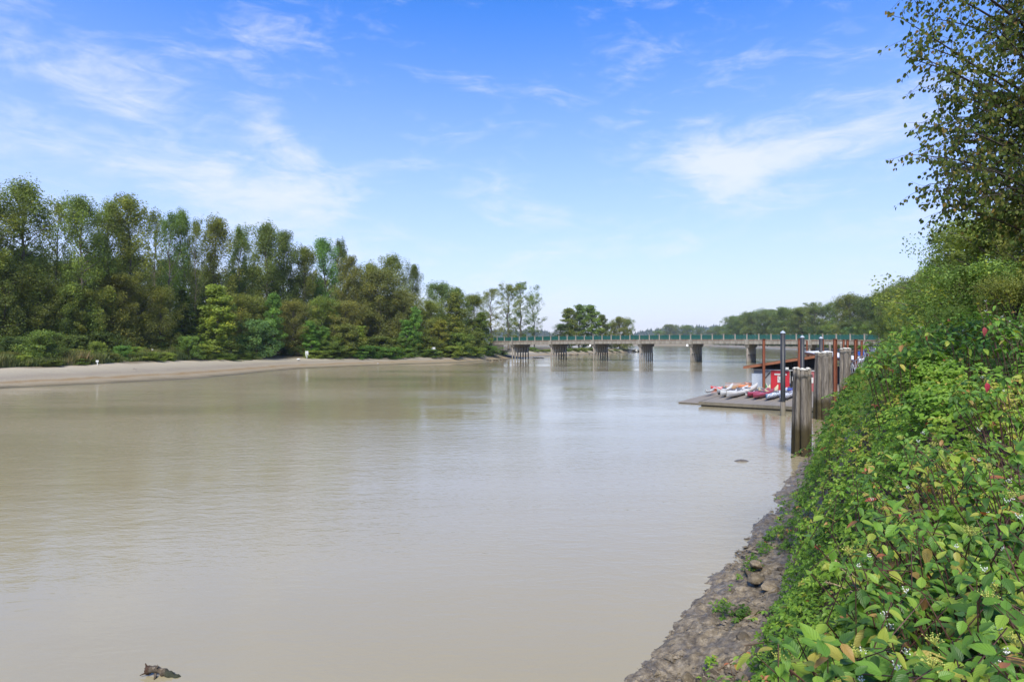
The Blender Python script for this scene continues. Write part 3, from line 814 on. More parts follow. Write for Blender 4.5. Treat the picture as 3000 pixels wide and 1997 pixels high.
for i in range(24):
    px = 2110 + i * 23
    y = np.interp(px, [2100, 2240, 2330, 2400, 2500, 2600, 2680], [800, 560, 470, 385, 280, 190, 130])
    tree_px(('round', 'bush')[i % 2], i % 4, px, 955 + (i * 13) % 26 - max(0, px - 2400) * .12, y, 64, ('grey', 'dark', 'blue', 'deep', 'green')[i % 5], 'understorey_tree',
            'low tree in the right-bank undergrowth behind the railing, %s from its river end' % ORD[i], 'tree', G9, z0=2.0)
# scattered trees on the far shore and the conifers of the ridge
G10 = 'separate trees on the far shore'
for (px, top, w, j, lab) in [(1964, 950, 66, 0, 'broad russet tree on the far shore beyond the open water'), (2012, 952, 58, 1, 'domed green tree on the far shore, second from the open sky'),
                             (2049, 960, 34, 2, 'smaller tree on the far shore right of the domed one'), (2080, 966, 30, 3, 'lone little tree on the far shore nearest the right wood'),
                             (1930, 968, 40, 1, 'low tree on the far shore at the left of the broad russet one'), (2116, 972, 36, 0, 'low tree on the far shore touching the right wood')]:
    tree_px('round', j, px, top, 1180, w, ('brown', 'green', 'dark', 'olive')[j], 'far_tree', lab, group=G10, z0=3)
def distant_forest():
    rng = np.random.default_rng(5); Vs, Fs, tn = [], [], []; o = 0
    n = 2600
    xs = rng.uniform(-400, 1500, n)
    for x in xs:
        k = rng.uniform(0, 1); y = 2250 + 330 * k
        z = 2 + np.interp(x, HX, HP) * np.interp(k * 3, [0, 1, 2, 3], [0, .45, .85, 1.0])
        h = rng.uniform(9, 20) * (1.35 if rng.uniform() > .93 else 1); r = h * rng.uniform(.22, .4)
        lv = 5; a0 = rng.uniform(0, 6)
        P = []
        for q in range(lv):
            rr = r * (1 - q / lv) * rng.uniform(.75, 1.2)
            for m in range(6):
                a = a0 + m * 1.047 + q * .5
                P.append((x + rr * math.cos(a) * rng.uniform(.7, 1.2), y + rr * math.sin(a), z + h * (q + .2) / lv * .92))
        P.append((x, y, z + h)); b0 = len(P)
        for q in range(lv - 1):
            for m in range(6): Fs.append((o + q*6 + m, o + q*6 + (m+1) % 6, o + (q+1)*6 + (m+1) % 6, o + (q+1)*6 + m))
        top = o + lv * 6
        for m in range(6): Fs.append((o + (lv-1)*6 + m, o + (lv-1)*6 + (m+1) % 6, top, top))
        Vs += P; tn += [rng.uniform(.1, .7)] * b0; o += b0
    F = np.array(Fs); tri = F[F[:, 2] == F[:, 3]][:, :3]; quad = F[F[:, 2] != F[:, 3]]
    ob = link('distant_forest', mesh_np('distant_forest', Vs, [quad, tri], M['crown'], False, {'tint': tn}))
    ob.color = (.05, .075, .04, 1)
    tag(ob, 'blue-grey conifer forest on the far ridge beyond the river bend', 'forest', kind='stuff')
distant_forest()

# ---- meadow on the left bank
def meadow():
    rng = np.random.default_rng(15); n = 34000
    px = rng.uniform(-60, 560, n); dd = rng.uniform(0, 1, n) ** 1.2 * 12
    ye = np.interp(px, LB_PX, LB_EY) + dd + .3
    x = (px - CX) / FPX * ye
    clump = fbm(x * .35, ye * .35, 3)
    keep = clump > .33
    x, ye, dd, clump = x[keep], ye[keep], dd[keep], clump[keep]; n = len(x)
    z = 1.9 + np.clip(dd / 9, 0, 1) * .55
    h = rng.uniform(.6, 1.35, n) * (.6 + 1.5 * np.clip(clump - .35, 0, .5) * 2)
    a = rng.uniform(0, 6.28, n); w = rng.uniform(.05, .11, n); lean = rng.normal(0, .22, (n, 2)) * h[:, None]
    B = np.stack([x, ye, z], -1); D = np.stack([np.cos(a) * w, np.sin(a) * w, np.zeros(n)], -1)
    Tt = B + np.stack([lean[:, 0], lean[:, 1], h], -1); Mm = B * .5 + Tt * .5 - np.stack([lean[:, 0], lean[:, 1], np.zeros(n)], -1) * .15
    V = np.stack([B - D, B + D, Mm + D * .8, Tt, Mm - D * .8], 1).reshape(-1, 3)
    i = np.arange(n)[:, None] * 5
    tint = np.clip(fbm(x * .18, ye * .18, 8) * 1.5 - .3 + rng.normal(0, .12, n), 0, 1)
    ob = link('meadow_grass', mesh_np('meadow_grass', V, [np.concatenate([i, i+1, i+2, i+4], 1), np.concatenate([i+4, i+2, i+3], 1)], M['grass'], False, {'tint': np.repeat(tint, 5)}))
    tag(ob, 'tall mixed grass and weeds between the wood and the sand', 'grass', kind='stuff')
meadow()
G11 = 'weedy plants in the meadow'
for i, (px, top, dy, w, tone, lab) in enumerate([(285, 1000, 3, 50, 'lime', 'leafy lime weed in the meadow near the white boards'), (180, 1030, 2.2, 70, 'brown', 'brownish weed clump in the meadow left of centre'),
        (70, 1040, 1.6, 60, 'lime', 'yellow-green weed clump near the left end of the beach'), (360, 1012, 3.5, 60, 'fresh', 'bright tall weed in the meadow'),
        (430, 1030, 1.0, 90, 'lime', 'rounded yellow-green tussock at the edge of the sand'), (480, 1032, .9, 60, 'lime', 'second rounded tussock beside the sandy gap'),
        (240, 1050, .8, 60, 'green', 'low green plant at the sand edge'), (150, 1056, .5, 70, 'olive', 'low olive plant at the sand edge'),
        (20, 1030, 4, 70, 'brown', 'russet weed clump at the left edge of the meadow'), (215, 1022, 4.5, 70, 'yellow', 'yellowing weed clump under the pale leaning trunk'), (320, 1035, 2.4, 60, 'brown', 'russet weed clump beside the leafy lime weed'),
        (400, 1015, 5, 70, 'lime', 'tall lime weed clump behind the rounded tussock'), (110, 1025, 5, 80, 'yellow', 'yellowing weed clump below the leafy bush'), (520, 1025, 3.4, 60, 'olive', 'olive weed clump left of the round green bush')]):
    tree_px('bush', i % 4, px, top, edge_y(px) + dy, w, tone, 'weed_clump', lab, 'plant', G11, z0=1.8)

# ---- the air between here and the ridge
def haze():
    m = bpy.data.materials.new('river_haze'); m.use_nodes = True; nt = m.node_tree; nt.nodes.clear()
    out = nt.nodes.new('ShaderNodeOutputMaterial'); v = nt.nodes.new('ShaderNodeVolumePrincipled')
    v.inputs['Color'].default_value = (.80, .88, 1.0, 1); v.inputs['Density'].default_value = .00009; v.inputs['Anisotropy'].default_value = .1
    nt.links.new(v.outputs[0], out.inputs['Volume'])
    x0, x1, y0, y1, z0, z1 = -2900, 2900, -190, 3900, -4.0, 120
    me = MB().box(((x0 + x1) / 2, (y0 + y1) / 2, (z0 + z1) / 2), (x1 - x0, y1 - y0, z1 - z0)).mesh('haze', m)
    tag(link('haze', me), 'thin pale haze over the river towards the far ridge', 'haze', kind='stuff')
haze()
# ================================================================== bridge
def streak_mat(name, col, dark, scale=(1.2, 1.2, .25), rough=.85, amt=.55, bump=.3, metal=0.0):
    """surface with run-down stains"""
    t = NT(name); co = t.coord('Object', scale)
    n = t.noise(2.2, 7, .65, co); f = t.maprange(n, .38, .68)
    base = t.mix(t.noise(9, 5, .6, t.coord('Object')), tuple(c * .82 for c in col), tuple(min(1, c * 1.14) for c in col))
    c = t.mix(t.math('MULTIPLY', f, amt), base, dark)
    return t.done(t.pbr(c, rough, metal, t.bump(t.noise(14, 5, .6, t.coord('Object')), bump, .02), .35))
M['concrete'] = streak_mat('old_concrete', (.225, .205, .17), (.085, .07, .05))
M['concrete_red'] = streak_mat('stained_deck_edge', (.17, .125, .092), (.075, .052, .038), amt=.6)
M['concrete_pale'] = streak_mat('pale_concrete', (.235, .215, .18), (.11, .092, .07))
M['teal'] = simple('teal_paint', (.008, .068, .054), .45, 0, .25, 1.2, .05)
# timber pile: dark below the tide mark
t = NT('bridge_pile'); p = t.pos(); sp = t.node('ShaderNodeSeparateXYZ'); t.link(p, sp.inputs[0])
n = t.noise(1.5, 6, .65, t.coord('Object', (4, 4, .6)))
c = t.ramp(n, [(.3, (.10, .085, .068)), (.7, (.24, .21, .175))])
c = t.mix(t.maprange(sp.outputs[2], .35, .75, 0, 1), t.mix(n, (.12, .105, .07), (.2, .18, .14)), c)
M['bpile'] = t.done(t.pbr(c, .85, 0, t.bump(n, .4, .03), .25))

BR0, BSPAN, BW = Vector((0.0, 190.0, 0)), 14.22, 10.0
BDIR = Vector((.834, -.552, 0)); BPER = Vector((.552, .834, 0))
BANG = math.atan2(BDIR.y, BDIR.x)
def brz(t): return 7.30 - .024 * (t - 3.5) ** 2          # top of the railing
bridge = thing('road_bridge', 'long low concrete bridge on pile piers with teal lattice railings', 'bridge', BR0, BANG)
# bridge local frame: x along, y across away from the camera
lat = MB()
PL = BSPAN / 5
hw, hh = PL / 2 - .17, .50
for z in (-hh, hh): lat.box((0, 0, z), (2 * hw, .07, .075))
for x in (-hw, hw): lat.box((x, 0, 0), (.06, .07, 2 * hh))
sp_ = .17
k = -int((hw + hh) / sp_)
while k * sp_ < hw + hh:
    c0 = k * sp_
    for sg in (1, -1):
        x0, z0, x1, z1 = c0 - hh, -hh * sg, c0 + hh, hh * sg
        if x0 < -hw: z0 += (-hw - x0) * sg; x0 = -hw
        if x1 > hw: z1 -= (x1 - hw) * sg; x1 = hw
        if x1 - x0 > .05: lat.bar((x0, .012 * sg, z0), (x1, .012 * sg, z1), .018, .088)
    k += 1
lat_me = lat.mesh('railing_panel', M['teal'])
post = MB(); post.box((0, 0, -.60), (.30, .30, 1.55)); post.box((0, 0, .22), (.38, .38, .10))
post_me = post.mesh('railing_post', M['concrete_pale'])
slab = MB(); slab.box((0, 0, 0), (PL - .01, BW, .34)); slab.box((0, -BW / 2 - .06, .03), (PL - .012, .14, .30)); slab.box((0, BW / 2 + .06, .03), (PL - .012, .14, .30))
slab_me = slab.mesh('deck_slab', M['concrete_red'])
gird = MB()
for y in (-BW / 2 + .14, -BW / 6, BW / 6, BW / 2 - .14): gird.box((0, y, 0), (PL - .012, .42, .84))
for y in (-BW / 2 - .10,):
    for dx in (-PL / 2 + .14, -PL / 2 + .42): gird.box((dx, y, 0), (.07, .07, .84))
gird_me = gird.mesh('girder', M['concrete'])
T0, T1 = -.75, 8.6
for i in range(int(T0 * 5), int(T1 * 5)):
    tm = (i + .5) / 5; x = tm * BSPAN; zt = brz(tm)
    sl = -math.atan2(brz((i + 1) / 5) - brz(i / 5), PL)
    for y in (0.0, BW):
        o = link('railing_panel', lat_me, bridge, (x, y, zt - .56)); o.rotation_euler = (0, sl, 0)
        link('railing_post', post_me, bridge, (i / 5 * BSPAN, y, brz(i / 5) - .02))
    o = link('deck_slab', slab_me, bridge, (x, BW / 2, zt - 1.33)); o.rotation_euler = (0, sl, 0)
    o = link('girder', gird_me, bridge, (x, BW / 2, zt - 1.925)); o.rotation_euler = (0, sl, 0)
pile_me = MB().tube([(0, 0, -3.5), (0, 0, 0), (0, 0, 4.1)], [.22, .22, .20], 10).mesh('pile', M['bpile'], True)
wall_me = MB().box((0, 0, 0), (.40, 1.0, 1.75)).mesh('wall_panel', streak_mat('pier_panel', (.36, .335, .29), (.17, .15, .12)))
cap = MB()
cap.add([(-.55,-.35,0),(.55,-.35,0),(.55,BW+.35,0),(-.55,BW+.35,0),(-.46,.0,-.85),(.46,.0,-.85),(.46,BW-.0,-.85),(-.46,BW-.0,-.85)],
        [(0,1,2,3),(4,7,6,5),(0,4,5,1),(1,5,6,2),(2,6,7,3),(3,7,4,0)])
cap.box((0, -.30, .55), (.9, .32, 1.3)); cap.box((0, BW + .30, .55), (.9, .32, 1.3))
cap_me = cap.mesh('pier_cap', M['concrete'])
for kx in range(0, 9):
    zb = brz(kx) - 2.36
    c = link('pier_cap', cap_me, bridge, (kx * BSPAN, 0, zb))
    for j in range(7):
        y = .25 + j * (BW - .5) / 6
        link('pile', pile_me, c, (0, y, -.85 - 4.08 + .02))
        if j < 6: link('wall_panel', wall_me, c, (0, y + (BW - .5) / 12, -.85 - .87))
abut = MB(); abut.box((0, BW / 2, 0), (5, BW + 1.0, 4.2))
link('abutment', abut.mesh('abutment', M['concrete']), bridge, (-.75 * BSPAN - 2.2, 0, 2.6))
for i, kx in enumerate((2, 4)):
    o = link('pier_sign', None, None, BR0 + BDIR * (kx * BSPAN - .75) - BPER * .50 + Vector((0, 0, brz(kx) - 2.75)), BANG)
    tag(o, ('small white navigation board on the third bridge pier', 'small white navigation board on the fifth bridge pier')[i], 'sign', 'navigation boards on the bridge')
    link('board', MB().box((0, 0, 0), (.46, .05, .54)).mesh('board', simple('white_board', (.8, .8, .78), .5, 0, .05, 2, 0)), o)
    link('bracket', MB().box((.30, .12, 0), (.5, .06, .06)).mesh('bracket', M['concrete']), o)

# ================================================================== boat shed, dock, piles
M['rust'] = streak_mat('rusty_steel', (.20, .062, .028), (.075, .028, .018), (2, 2, .4), .8, .6, .4)
M['rust_fascia'] = streak_mat('rusty_fascia', (.22, .085, .04), (.08, .035, .022), (.6, .6, 2), .8, .6, .3)
M['black'] = streak_mat('black_pile_sleeve', (.016, .018, .021), (.06, .055, .05), (2, 2, .3), .5, .35, .15)
M['white'] = simple('white_paint', (.55, .545, .51), .4, 0, .08, 3, .05)
M['roofwhite'] = simple('white_roof_membrane', (.60, .60, .60), .6, 0, .12, .6, .1)
M['dark'] = simple('dark_timber_and_shade', (.022, .019, .017), .85, 0, .4, 4, .3)  # timber colour, also on the sheets that stand for shade in the shed
M['red'] = streak_mat('red_cladding', (.42, .022, .030), (.30, .02, .03), (3, 3, .5), .45, .5, .05)
M['redfade'] = streak_mat('faded_red_cladding', (.36, .12, .115), (.28, .07, .07), (3, 3, .5), .6, .5, .05)
M['greywall'] = streak_mat('grey_sheet', (.25, .255, .265), (.17, .175, .185), (2, 2, .6), .5, .5, .1)
M['galv'] = simple('galvanised', (.40, .44, .48), .45, .3, .12, 5, .05)
M['alu'] = simple('aluminium', (.55, .56, .57), .4, .6, .15, 5, .05)
M['plank'] = streak_mat('weathered_planks', (.20, .175, .145), (.12, .10, .078), (2, 2, 2), .85, .6, .4)
M['deckedge'] = streak_mat('wet_dock_edge', (.14, .12, .085), (.055, .05, .035), (2, 2, .6), .7, .6, .4)

DF, DL, DR, DB = 49.6, -14.1, -4.9, 92.0            # front t, river side s, shore side s, back t
dock = thing('floating_dock', 'weathered plank dock floating on the river with canoes drawn up on it', 'dock', st(0, 0, 0), RIVER_ANG - math.pi / 2)
# dock local frame: x = s (towards the bank), y = t (downstream)
pw = .30; y = DF; i = 0
pl_me = MB().box((0, 0, 0), (DR - DL - .02, pw - .012, .05)).mesh('plank', M['plank'])
while y < 68.5:
    link('plank', pl_me, dock, ((DL + DR) / 2 + RNG.normal(0, .012), y + pw / 2, .345 + RNG.normal(0, .003))); y += pw
link('float', MB().box(((DL + DR) / 2, (DF + 69) / 2, .03), (DR - DL - .12, 69 - DF - .1, .56)).mesh('float', M['deckedge']), dock)
link('rear_deck', MB().box(((DL + DR) / 2, (69 + DB) / 2, .06), (DR - DL, DB - 69, .60)).mesh('rear_deck', M['plank']), dock)
link('edge_beam', MB().box(((DL + DR) / 2, DF - .08, .26), (DR - DL + .2, .16, .24)).mesh('edge_beam', M['deckedge']), dock)
link('edge_beam', MB().box((DL - .07, (DF + DB) / 2, .26), (.14, DB - DF, .24)).mesh('edge_beam', M['deckedge']), dock)
ap = MB(); y = DF + 1.6
ap_me = MB().box((0, 0, 0), (2.2, .28, .06)).mesh('apron_board', M['plank'])
while y < 63.0:
    link('apron_board', ap_me, dock, (DL - 1.25, y, .075)); y += .30
link('apron_frame', MB().box((DL - 1.25, (DF + 1.6 + 63) / 2, -.03), (2.1, 63 - DF - 1.6, .12)).mesh('apron_frame', M['deckedge']), dock)

# ---- boat shed on the dock
SF = 66.2; SL, SR = -13.25, -7.35
shed = thing('boat_shed', 'boat shed with red doors and a rusty sloping roof on the dock', 'shed', st(0, 0, 0), RIVER_ANG - math.pi / 2)
zb = .37; zt = 2.36
def panel(name, x0, x1, mat, y=SF, z0=zb, z1=zt, ribs=.18, parent=shed, th=.06):
    m = MB(); m.box(((x0 + x1) / 2, y, (z0 + z1) / 2), (x1 - x0 - .01, th, z1 - z0))
    x = x0 + ribs / 2
    while ribs and x < x1: m.box((x, y - th / 2 - .008, (z0 + z1) / 2), (ribs * .35, .02, z1 - z0 - .02)); x += ribs
    return link(name, m.mesh(name, mat), parent)
panel('grey_wall', SL, SL + 1.62, M['greywall'], ribs=0)
door = panel('red_door', SL + 1.65, SL + 3.42, M['red'])
panel('opening_shade_panel', SL + 3.45, SR - 1.05, M['dark'], y=SF + .5, ribs=0)  # solid dark panel, its colour stands in for the shade inside the opening
rp = panel('red_panel', SR - 1.0, SR, M['redfade'], ribs=0)
panel('poster', SR - .72, SR - .30, M['white'], y=SF - .035, z0=1.2, z1=1.75, ribs=0, th=.03)
panel('galvanised_sheet', SL - .16, SL + .95, M['galv'], y=SF - .30, z0=zb + .05, z1=2.02, ribs=.22)
link('brace', MB().bar((SL + .95, SF - .08, 1.35), (SL + 1.62, SF - .08, 2.2), .09, .07).mesh('brace', M['dark']), shed)
link('side_wall', MB().box((SL, SF + 4.2, 1.36), (.06, 8.3, 1.99)).mesh('side_wall', M['greywall']), shed)
link('side_wall', MB().box((SR, SF + 4.2, 1.36), (.06, 8.3, 1.99)).mesh('side_wall', M['redfade']), shed)
link('rail', MB().box(((SL + SR) / 2, SF - .05, zt + .06), (SR - SL + .3, .10, .08)).mesh('rail', M['white']), shed)
link('lintel', MB().box(((SL + SR) / 2, SF + .08, zt + .22), (SR - SL + .2, .14, .22)).mesh('lintel', M['dark']), shed)
link('post', MB().box((SR + .02, SF - .06, 1.4), (.1, .1, 2.05)).mesh('post', M['white']), shed)
# sloping roof: low on the river side, high on the bank side
RL, RR_, ZL, ZR = -14.15, -7.0, 2.72, 4.02
def roofz(x): return ZL + (ZR - ZL) * (x - RL) / (RR_ - RL)
def roof_slab(y0, y1, th, dz, x0=RL, x1=RR_):
    P = [(x0, y0, roofz(x0) + dz), (x1, y0, roofz(x1) + dz), (x1, y1, roofz(x1) + dz), (x0, y1, roofz(x0) + dz)]
    return MB().add(P + [(a, b, c - th) for a, b, c in P], [(0,1,2,3),(7,6,5,4),(0,4,5,1),(1,5,6,2),(2,6,7,3),(3,7,4,0)])
roof = link('roof', roof_slab(SF - .75, SF + 9.5, .09, .06).mesh('roof', M['dark']), shed)
link('fascia', roof_slab(SF - .82, SF - .752, .27, .03).mesh('fascia', M['rust_fascia']), roof)
link('interior_shade_sheet', MB().add([(SL, SF + .35, zt), (SR, SF + .35, zt), (SR, SF + .35, roofz(SR) - .05), (SL, SF + .35, roofz(SL) - .05), (SL, SF + .42, zt), (SR, SF + .42, zt), (SR, SF + .42, roofz(SR) - .05), (SL, SF + .42, roofz(SL) - .05)], [(0,1,2,3),(7,6,5,4),(0,4,5,1),(1,5,6,2),(2,6,7,3),(3,7,4,0)]).mesh('interior_shade_sheet', M['dark']), shed)  # dark sheet standing in for the shaded interior under the roof
link('soffit_beam', roof_slab(SF - .1, SF + .15, .22, -.06, RL + .6, RR_).mesh('soffit_beam', M['dark']), roof)
for x in (SL + .1, SL + 1.8, SL + 3.5, SR - .9):
    link('roof_post', MB().box((x, SF + .15, (zt + roofz(x)) / 2), (.12, .12, roofz(x) - zt)).mesh('roof_post', M['dark']), shed)
link('flood_lamp', MB().box((SL + 3.25, SF - .35, 2.62), (.28, .2, .22)).mesh('flood_lamp', M['white']), shed)
def text_mesh(name, body, size, mat):
    cu = bpy.data.curves.new(name, 'FONT'); cu.body = body; cu.size = size; cu.extrude = .004; cu.align_x = 'CENTER'; cu.align_y = 'CENTER'; cu.resolution_u = 3
    ob = bpy.data.objects.new(name, cu); COL.objects.link(ob)
    dg = bpy.context.evaluated_depsgraph_get(); dg.update()
    me = bpy.data.meshes.new_from_object(ob.evaluated_get(dg)); bpy.data.objects.remove(ob); me.materials.clear(); me.materials.append(mat); return me
M['ink'] = simple('black_print', (.02, .02, .022), .6, 0, .1, 3, 0)
M['greyprint'] = simple('grey_print', (.35, .36, .40), .6, 0, .25, 30, 0)
bx = SL + 1.65
link('banner', MB().box((bx + .93, SF - .062, 1.98), (1.16, .03, .15)).mesh('banner', M['white']), door)
bm = MB()
for k in range(7): bm.box((bx + .50 + k * .125, SF - .080, 1.98), (.075 - (k % 3) * .012, .012, .035))
link('banner_print', bm.mesh('banner_print', M['greyprint']), door)
link('notice', MB().box((bx + .95, SF - .062, 1.47), (.60, .03, .68)).mesh('notice', M['white']), door)
ring = MB().tube([(bx + .93 + .22 * math.cos(a), SF - .085, 1.60 + .22 * math.sin(a)) for a in np.linspace(0, 2 * math.pi, 25)], .02, 5, False)
link('ring', ring.mesh('ring', M['ink']), door)
tm_ = link('number', text_mesh('number', '10', .26, M['ink']), door, (bx + .93, SF - .085, 1.60)); tm_.rotation_euler = (R(90), 0, 0)
nm = MB()
for k in range(4): nm.box((bx + .93, SF - .082, 1.30 - k * .05), (.44 - .07 * (k % 2), .012, .022))
link('notice_print', nm.mesh('notice_print', M['greyprint']), door)
link('white_notice', MB().box((SL + 3.85, SF + .43, 1.55), (.5, .03, .46)).mesh('white_notice', M['white']), shed)
link('notice_mark', MB().box((SL + 3.93, SF + .405, 1.55), (.2, .02, .06)).box((SL + 3.86, SF + .405, 1.49), (.06, .02, .16)).mesh('notice_mark', M['ink']), shed)
link('white_disc', MB().tube([(SL + 3.92, SF + .44, 1.95), (SL + 3.92, SF + .41, 1.95)], [.16, .16], 14).mesh('white_disc', M['white']), shed)

# ---- white flat roof of the second building behind the shed
WA, WB, WC, WD = at(2357, 1029, 82), at(2516, 1055.5, 63), at(2540, 1050, 66), at(2425, 1027, 88)
wr = thing('pavilion', 'open timber pavilion with a flat white roof behind the pile clusters', 'pavilion', (0, 0, 0))
m = MB(); Q = [WA, WB, WC, WD]
m.add([tuple(q) for q in Q] + [(q.x, q.y, q.z - .12) for q in Q], [(0,1,2,3),(7,6,5,4),(0,4,5,1),(1,5,6,2),(2,6,7,3),(3,7,4,0)])
link('roof', m.mesh('roof', M['roofwhite']), wr)
fm = MB()
for a, b in ((WA, WB), (WB, WC)):
    a2, b2 = a - Vector((0, 0, .27)), b - Vector((0, 0, .27)); fm.bar(a2 + (b - a) * .01, b2 - (b - a) * .01, .1, .28)
link('fascia', fm.mesh('fascia', M['rust_fascia']), wr)
for i in range(6):
    q = WA.lerp(WB, .06 + i * .18); link('post', MB().box((q.x + .35, q.y + .35, (q.z + .2) / 2 - .1), (.2, .2, q.z - .3)).mesh('post', M['dark']), wr)
for f in (.3, .75):
    q = WB.lerp(WC, f); link('post', MB().box((q.x, q.y + .3, (q.z + .2) / 2 - .1), (.2, .2, q.z - .3)).mesh('post', M['dark']), wr)
q = (WA + WB + WC + WD) / 4
link('back_wall', MB().bar(WB.lerp(WA, .08) + Vector((.9, 1.4, -2.2)), WB.lerp(WA, .9) + Vector((1.0, .5, -2.6)), .08, 2.3).mesh('back_wall', M['dark']), wr)
wd_ = thing('pavilion_deck', 'grey deck floating under the white-roofed pavilion', 'dock', (0, 0, 0))
link('deck', MB().add([tuple(p) for p in (st(-12.5, 70, .3), st(-4.2, 69.5, .3), st(-3.6, 104, .3), st(-13, 104, .3), st(-12.5, 70, -.3), st(-4.2, 69.5, -.3), st(-3.6, 104, -.3), st(-13, 104, -.3))],
     [(0,1,2,3),(7,6,5,4),(0,4,5,1),(1,5,6,2),(2,6,7,3),(3,7,4,0)]).mesh('deck', M['plank']), wd_)
link('edge_beam', MB().bar(st(-12.55, 69.9, .1), st(-4.2, 69.4, .1), .16, .3).mesh('edge_beam', M['deckedge']), wd_)
for i, (px, y, c, lab) in enumerate([(2522, 70, (.03, .10, .38), 'blue folding chair left of the thin rusty pile on the white roof'), (2533, 71, (.03, .10, .38), 'blue folding chair right of the thin rusty pile')]):
    o = thing('folding_chair', lab, 'chair', (xat(px, y), y, EYE - 45 / FPX * y), .5, 'blue chairs behind the pavilion')
    cm = simple('blue_canvas', c, .6, 0, .2, 6, .05)
    link('seat', MB().box((0, 0, .32), (.42, .4, .04)).mesh('seat', cm), o)
    link('backrest', MB().box((0, .22, .58), (.42, .04, .45)).mesh('backrest', cm), o)
    for sx in (-1, 1):
        for sy in (-1, 1): link('leg', MB().bar((sx * .2, sy * .2, -.02), (sx * .2, -sy * .16, .34), .03).mesh('leg', M['alu']), o)

# ---- black sleeved piles with conical caps
G = 'black capped steel piles'
for (px, top, y, lab) in [(2293.5, 968, 42.6, 'tall black pile with a grey cone cap standing in the water before the dock'),
                          (2350.5, 982, 50.5, 'black capped pile against the rusty pile, behind the first timber cluster'),
                          (2405, 985.5, 56, 'black capped pile rising behind the middle timber cluster')]:
    zt_ = EYE + (HZ - top) / FPX * y; r = .165
    o = thing('black_pile', lab, 'pile', (xat(px, y), y, -2.5), 0, G)
    link('sleeve', MB().tube([(0, 0, 0), (0, 0, 3.55), (0, 0, zt_ + 2.5 - .17)], [r, r, r], 16).mesh('sleeve', M['black'], True), o)
    link('cap', MB().tube([(0, 0, zt_ + 2.5 - .19), (0, 0, zt_ + 2.5 - .13), (0, 0, zt_ + 2.5)], [r * 1.1, r * 1.05, .01], 16).mesh('cap', M['galv']), o)
    link('tide_band', MB().tube([(0, 0, 2.3), (0, 0, 3.5)], [r + .006, r + .006], 16, False).mesh('tide_band', M['bpile'], True), o)
# ---- rusty H piles
def hpile(w, h):
    m = MB()
    for s in (-1, 1): m.box((0, s * w * .45, h / 2), (w, w * .1, h))
    m.box((0, 0, h / 2), (w * .1, w * .9, h)); return m
G = 'rusty steel H piles around the docks'
for (x0, x1, top, y, lab, dbl) in [
 (2233, 2242, 993, 60.8, 'rusty pile in front of the grey shed wall', 0),
 (2337, 2345.5, 992, 57, 'rusty pile left of the second black pile', 0),
 (2361.5, 2366.5, 998, 86, 'thin far rusty pile behind the corner of the white roof', 0),
 (2407, 2414, 993, 58, 'rusty pile half hidden behind the third black pile', 0),
 (2438, 2455, 993, 45.5, 'broad double rusty pile right of the middle timber cluster', 1),
 (2468, 2474.5, 994.5, 66, 'thin rusty pile over the farthest timber cluster, left one', 0),
 (2479, 2487, 995, 62, 'thin rusty pile over the farthest timber cluster, right one', 0),
 (2499, 2515, 994, 61.5, 'broad double rusty pile standing through the white roof edge', 1),
 (2521, 2528, 998, 66, 'single rusty pile at the right end of the white roof', 0),
 (2540, 2551, 1026, 56, 'short dark rusty pile beside the gangway', 0)]:
    zt_ = EYE + (HZ - top) / FPX * y; w = (x1 - x0) / FPX * y * (.72 if not dbl else .40)
    o = thing('rusty_pile', lab, 'pile', (xat((x0 + x1) / 2, y), y, -2.0), RIVER_ANG + .5, G)
    me_ = hpile(w, zt_ + 2.0).mesh('steel_section', M['rust'])
    if dbl:
        for s in (-1, 1):
            q = link('steel_section', me_, o, (s * w * .62 * math.sin(RIVER_ANG + .5), s * w * .62 * math.cos(RIVER_ANG + .5) * 1.0, 0))
            q.location = (s * w * .60, -s * w * .45, 0)
    else: link('steel_section', me_, o)
    link('top_plate', MB().box((0, 0, zt_ + 2.01), (w * (2.0 if dbl else 1.05), w * (1.6 if dbl else 1.0), .02)).mesh('top_plate', M['rust']), o)
# ---- timber pile clusters
t = NT('old_timber'); p = t.pos(); sp = t.node('ShaderNodeSeparateXYZ'); t.link(p, sp.inputs[0])
co = t.coord('Object', (7, 7, .55)); n = t.noise(2.0, 8, .7, co, .6)
c = t.ramp(n, [(.30, (.03, .025, .02)), (.48, (.125, .108, .088)), (.70, (.26, .23, .19))])
wet = t.maprange(t.math('ADD', sp.outputs[2], t.math('MULTIPLY', t.noise(1.2, 4, .6, t.coord('Object')), 1.0)), 1.5, 2.4, 1, 0)
moss = t.mix(t.noise(3, 5, .6, t.coord('Object')), (.02, .016, .011), (.075, .06, .025))
c = t.mix(wet, c, moss)
M['timber'] = t.done(t.pbr(c, .9, 0, t.bump(n, 1.0, .05), .2))
t = NT('guano_cap'); n = t.noise(9, 6, .7, t.coord('Object'))
M['guano'] = t.done(t.pbr(t.ramp(n, [(.3, (.22, .2, .17)), (.55, (.50, .48, .43))]), .9, 0, t.bump(n, .6, .03), .2))
M['wire'] = simple('wire_rope', (.10, .10, .09), .6, .5, .3, 9, .2)
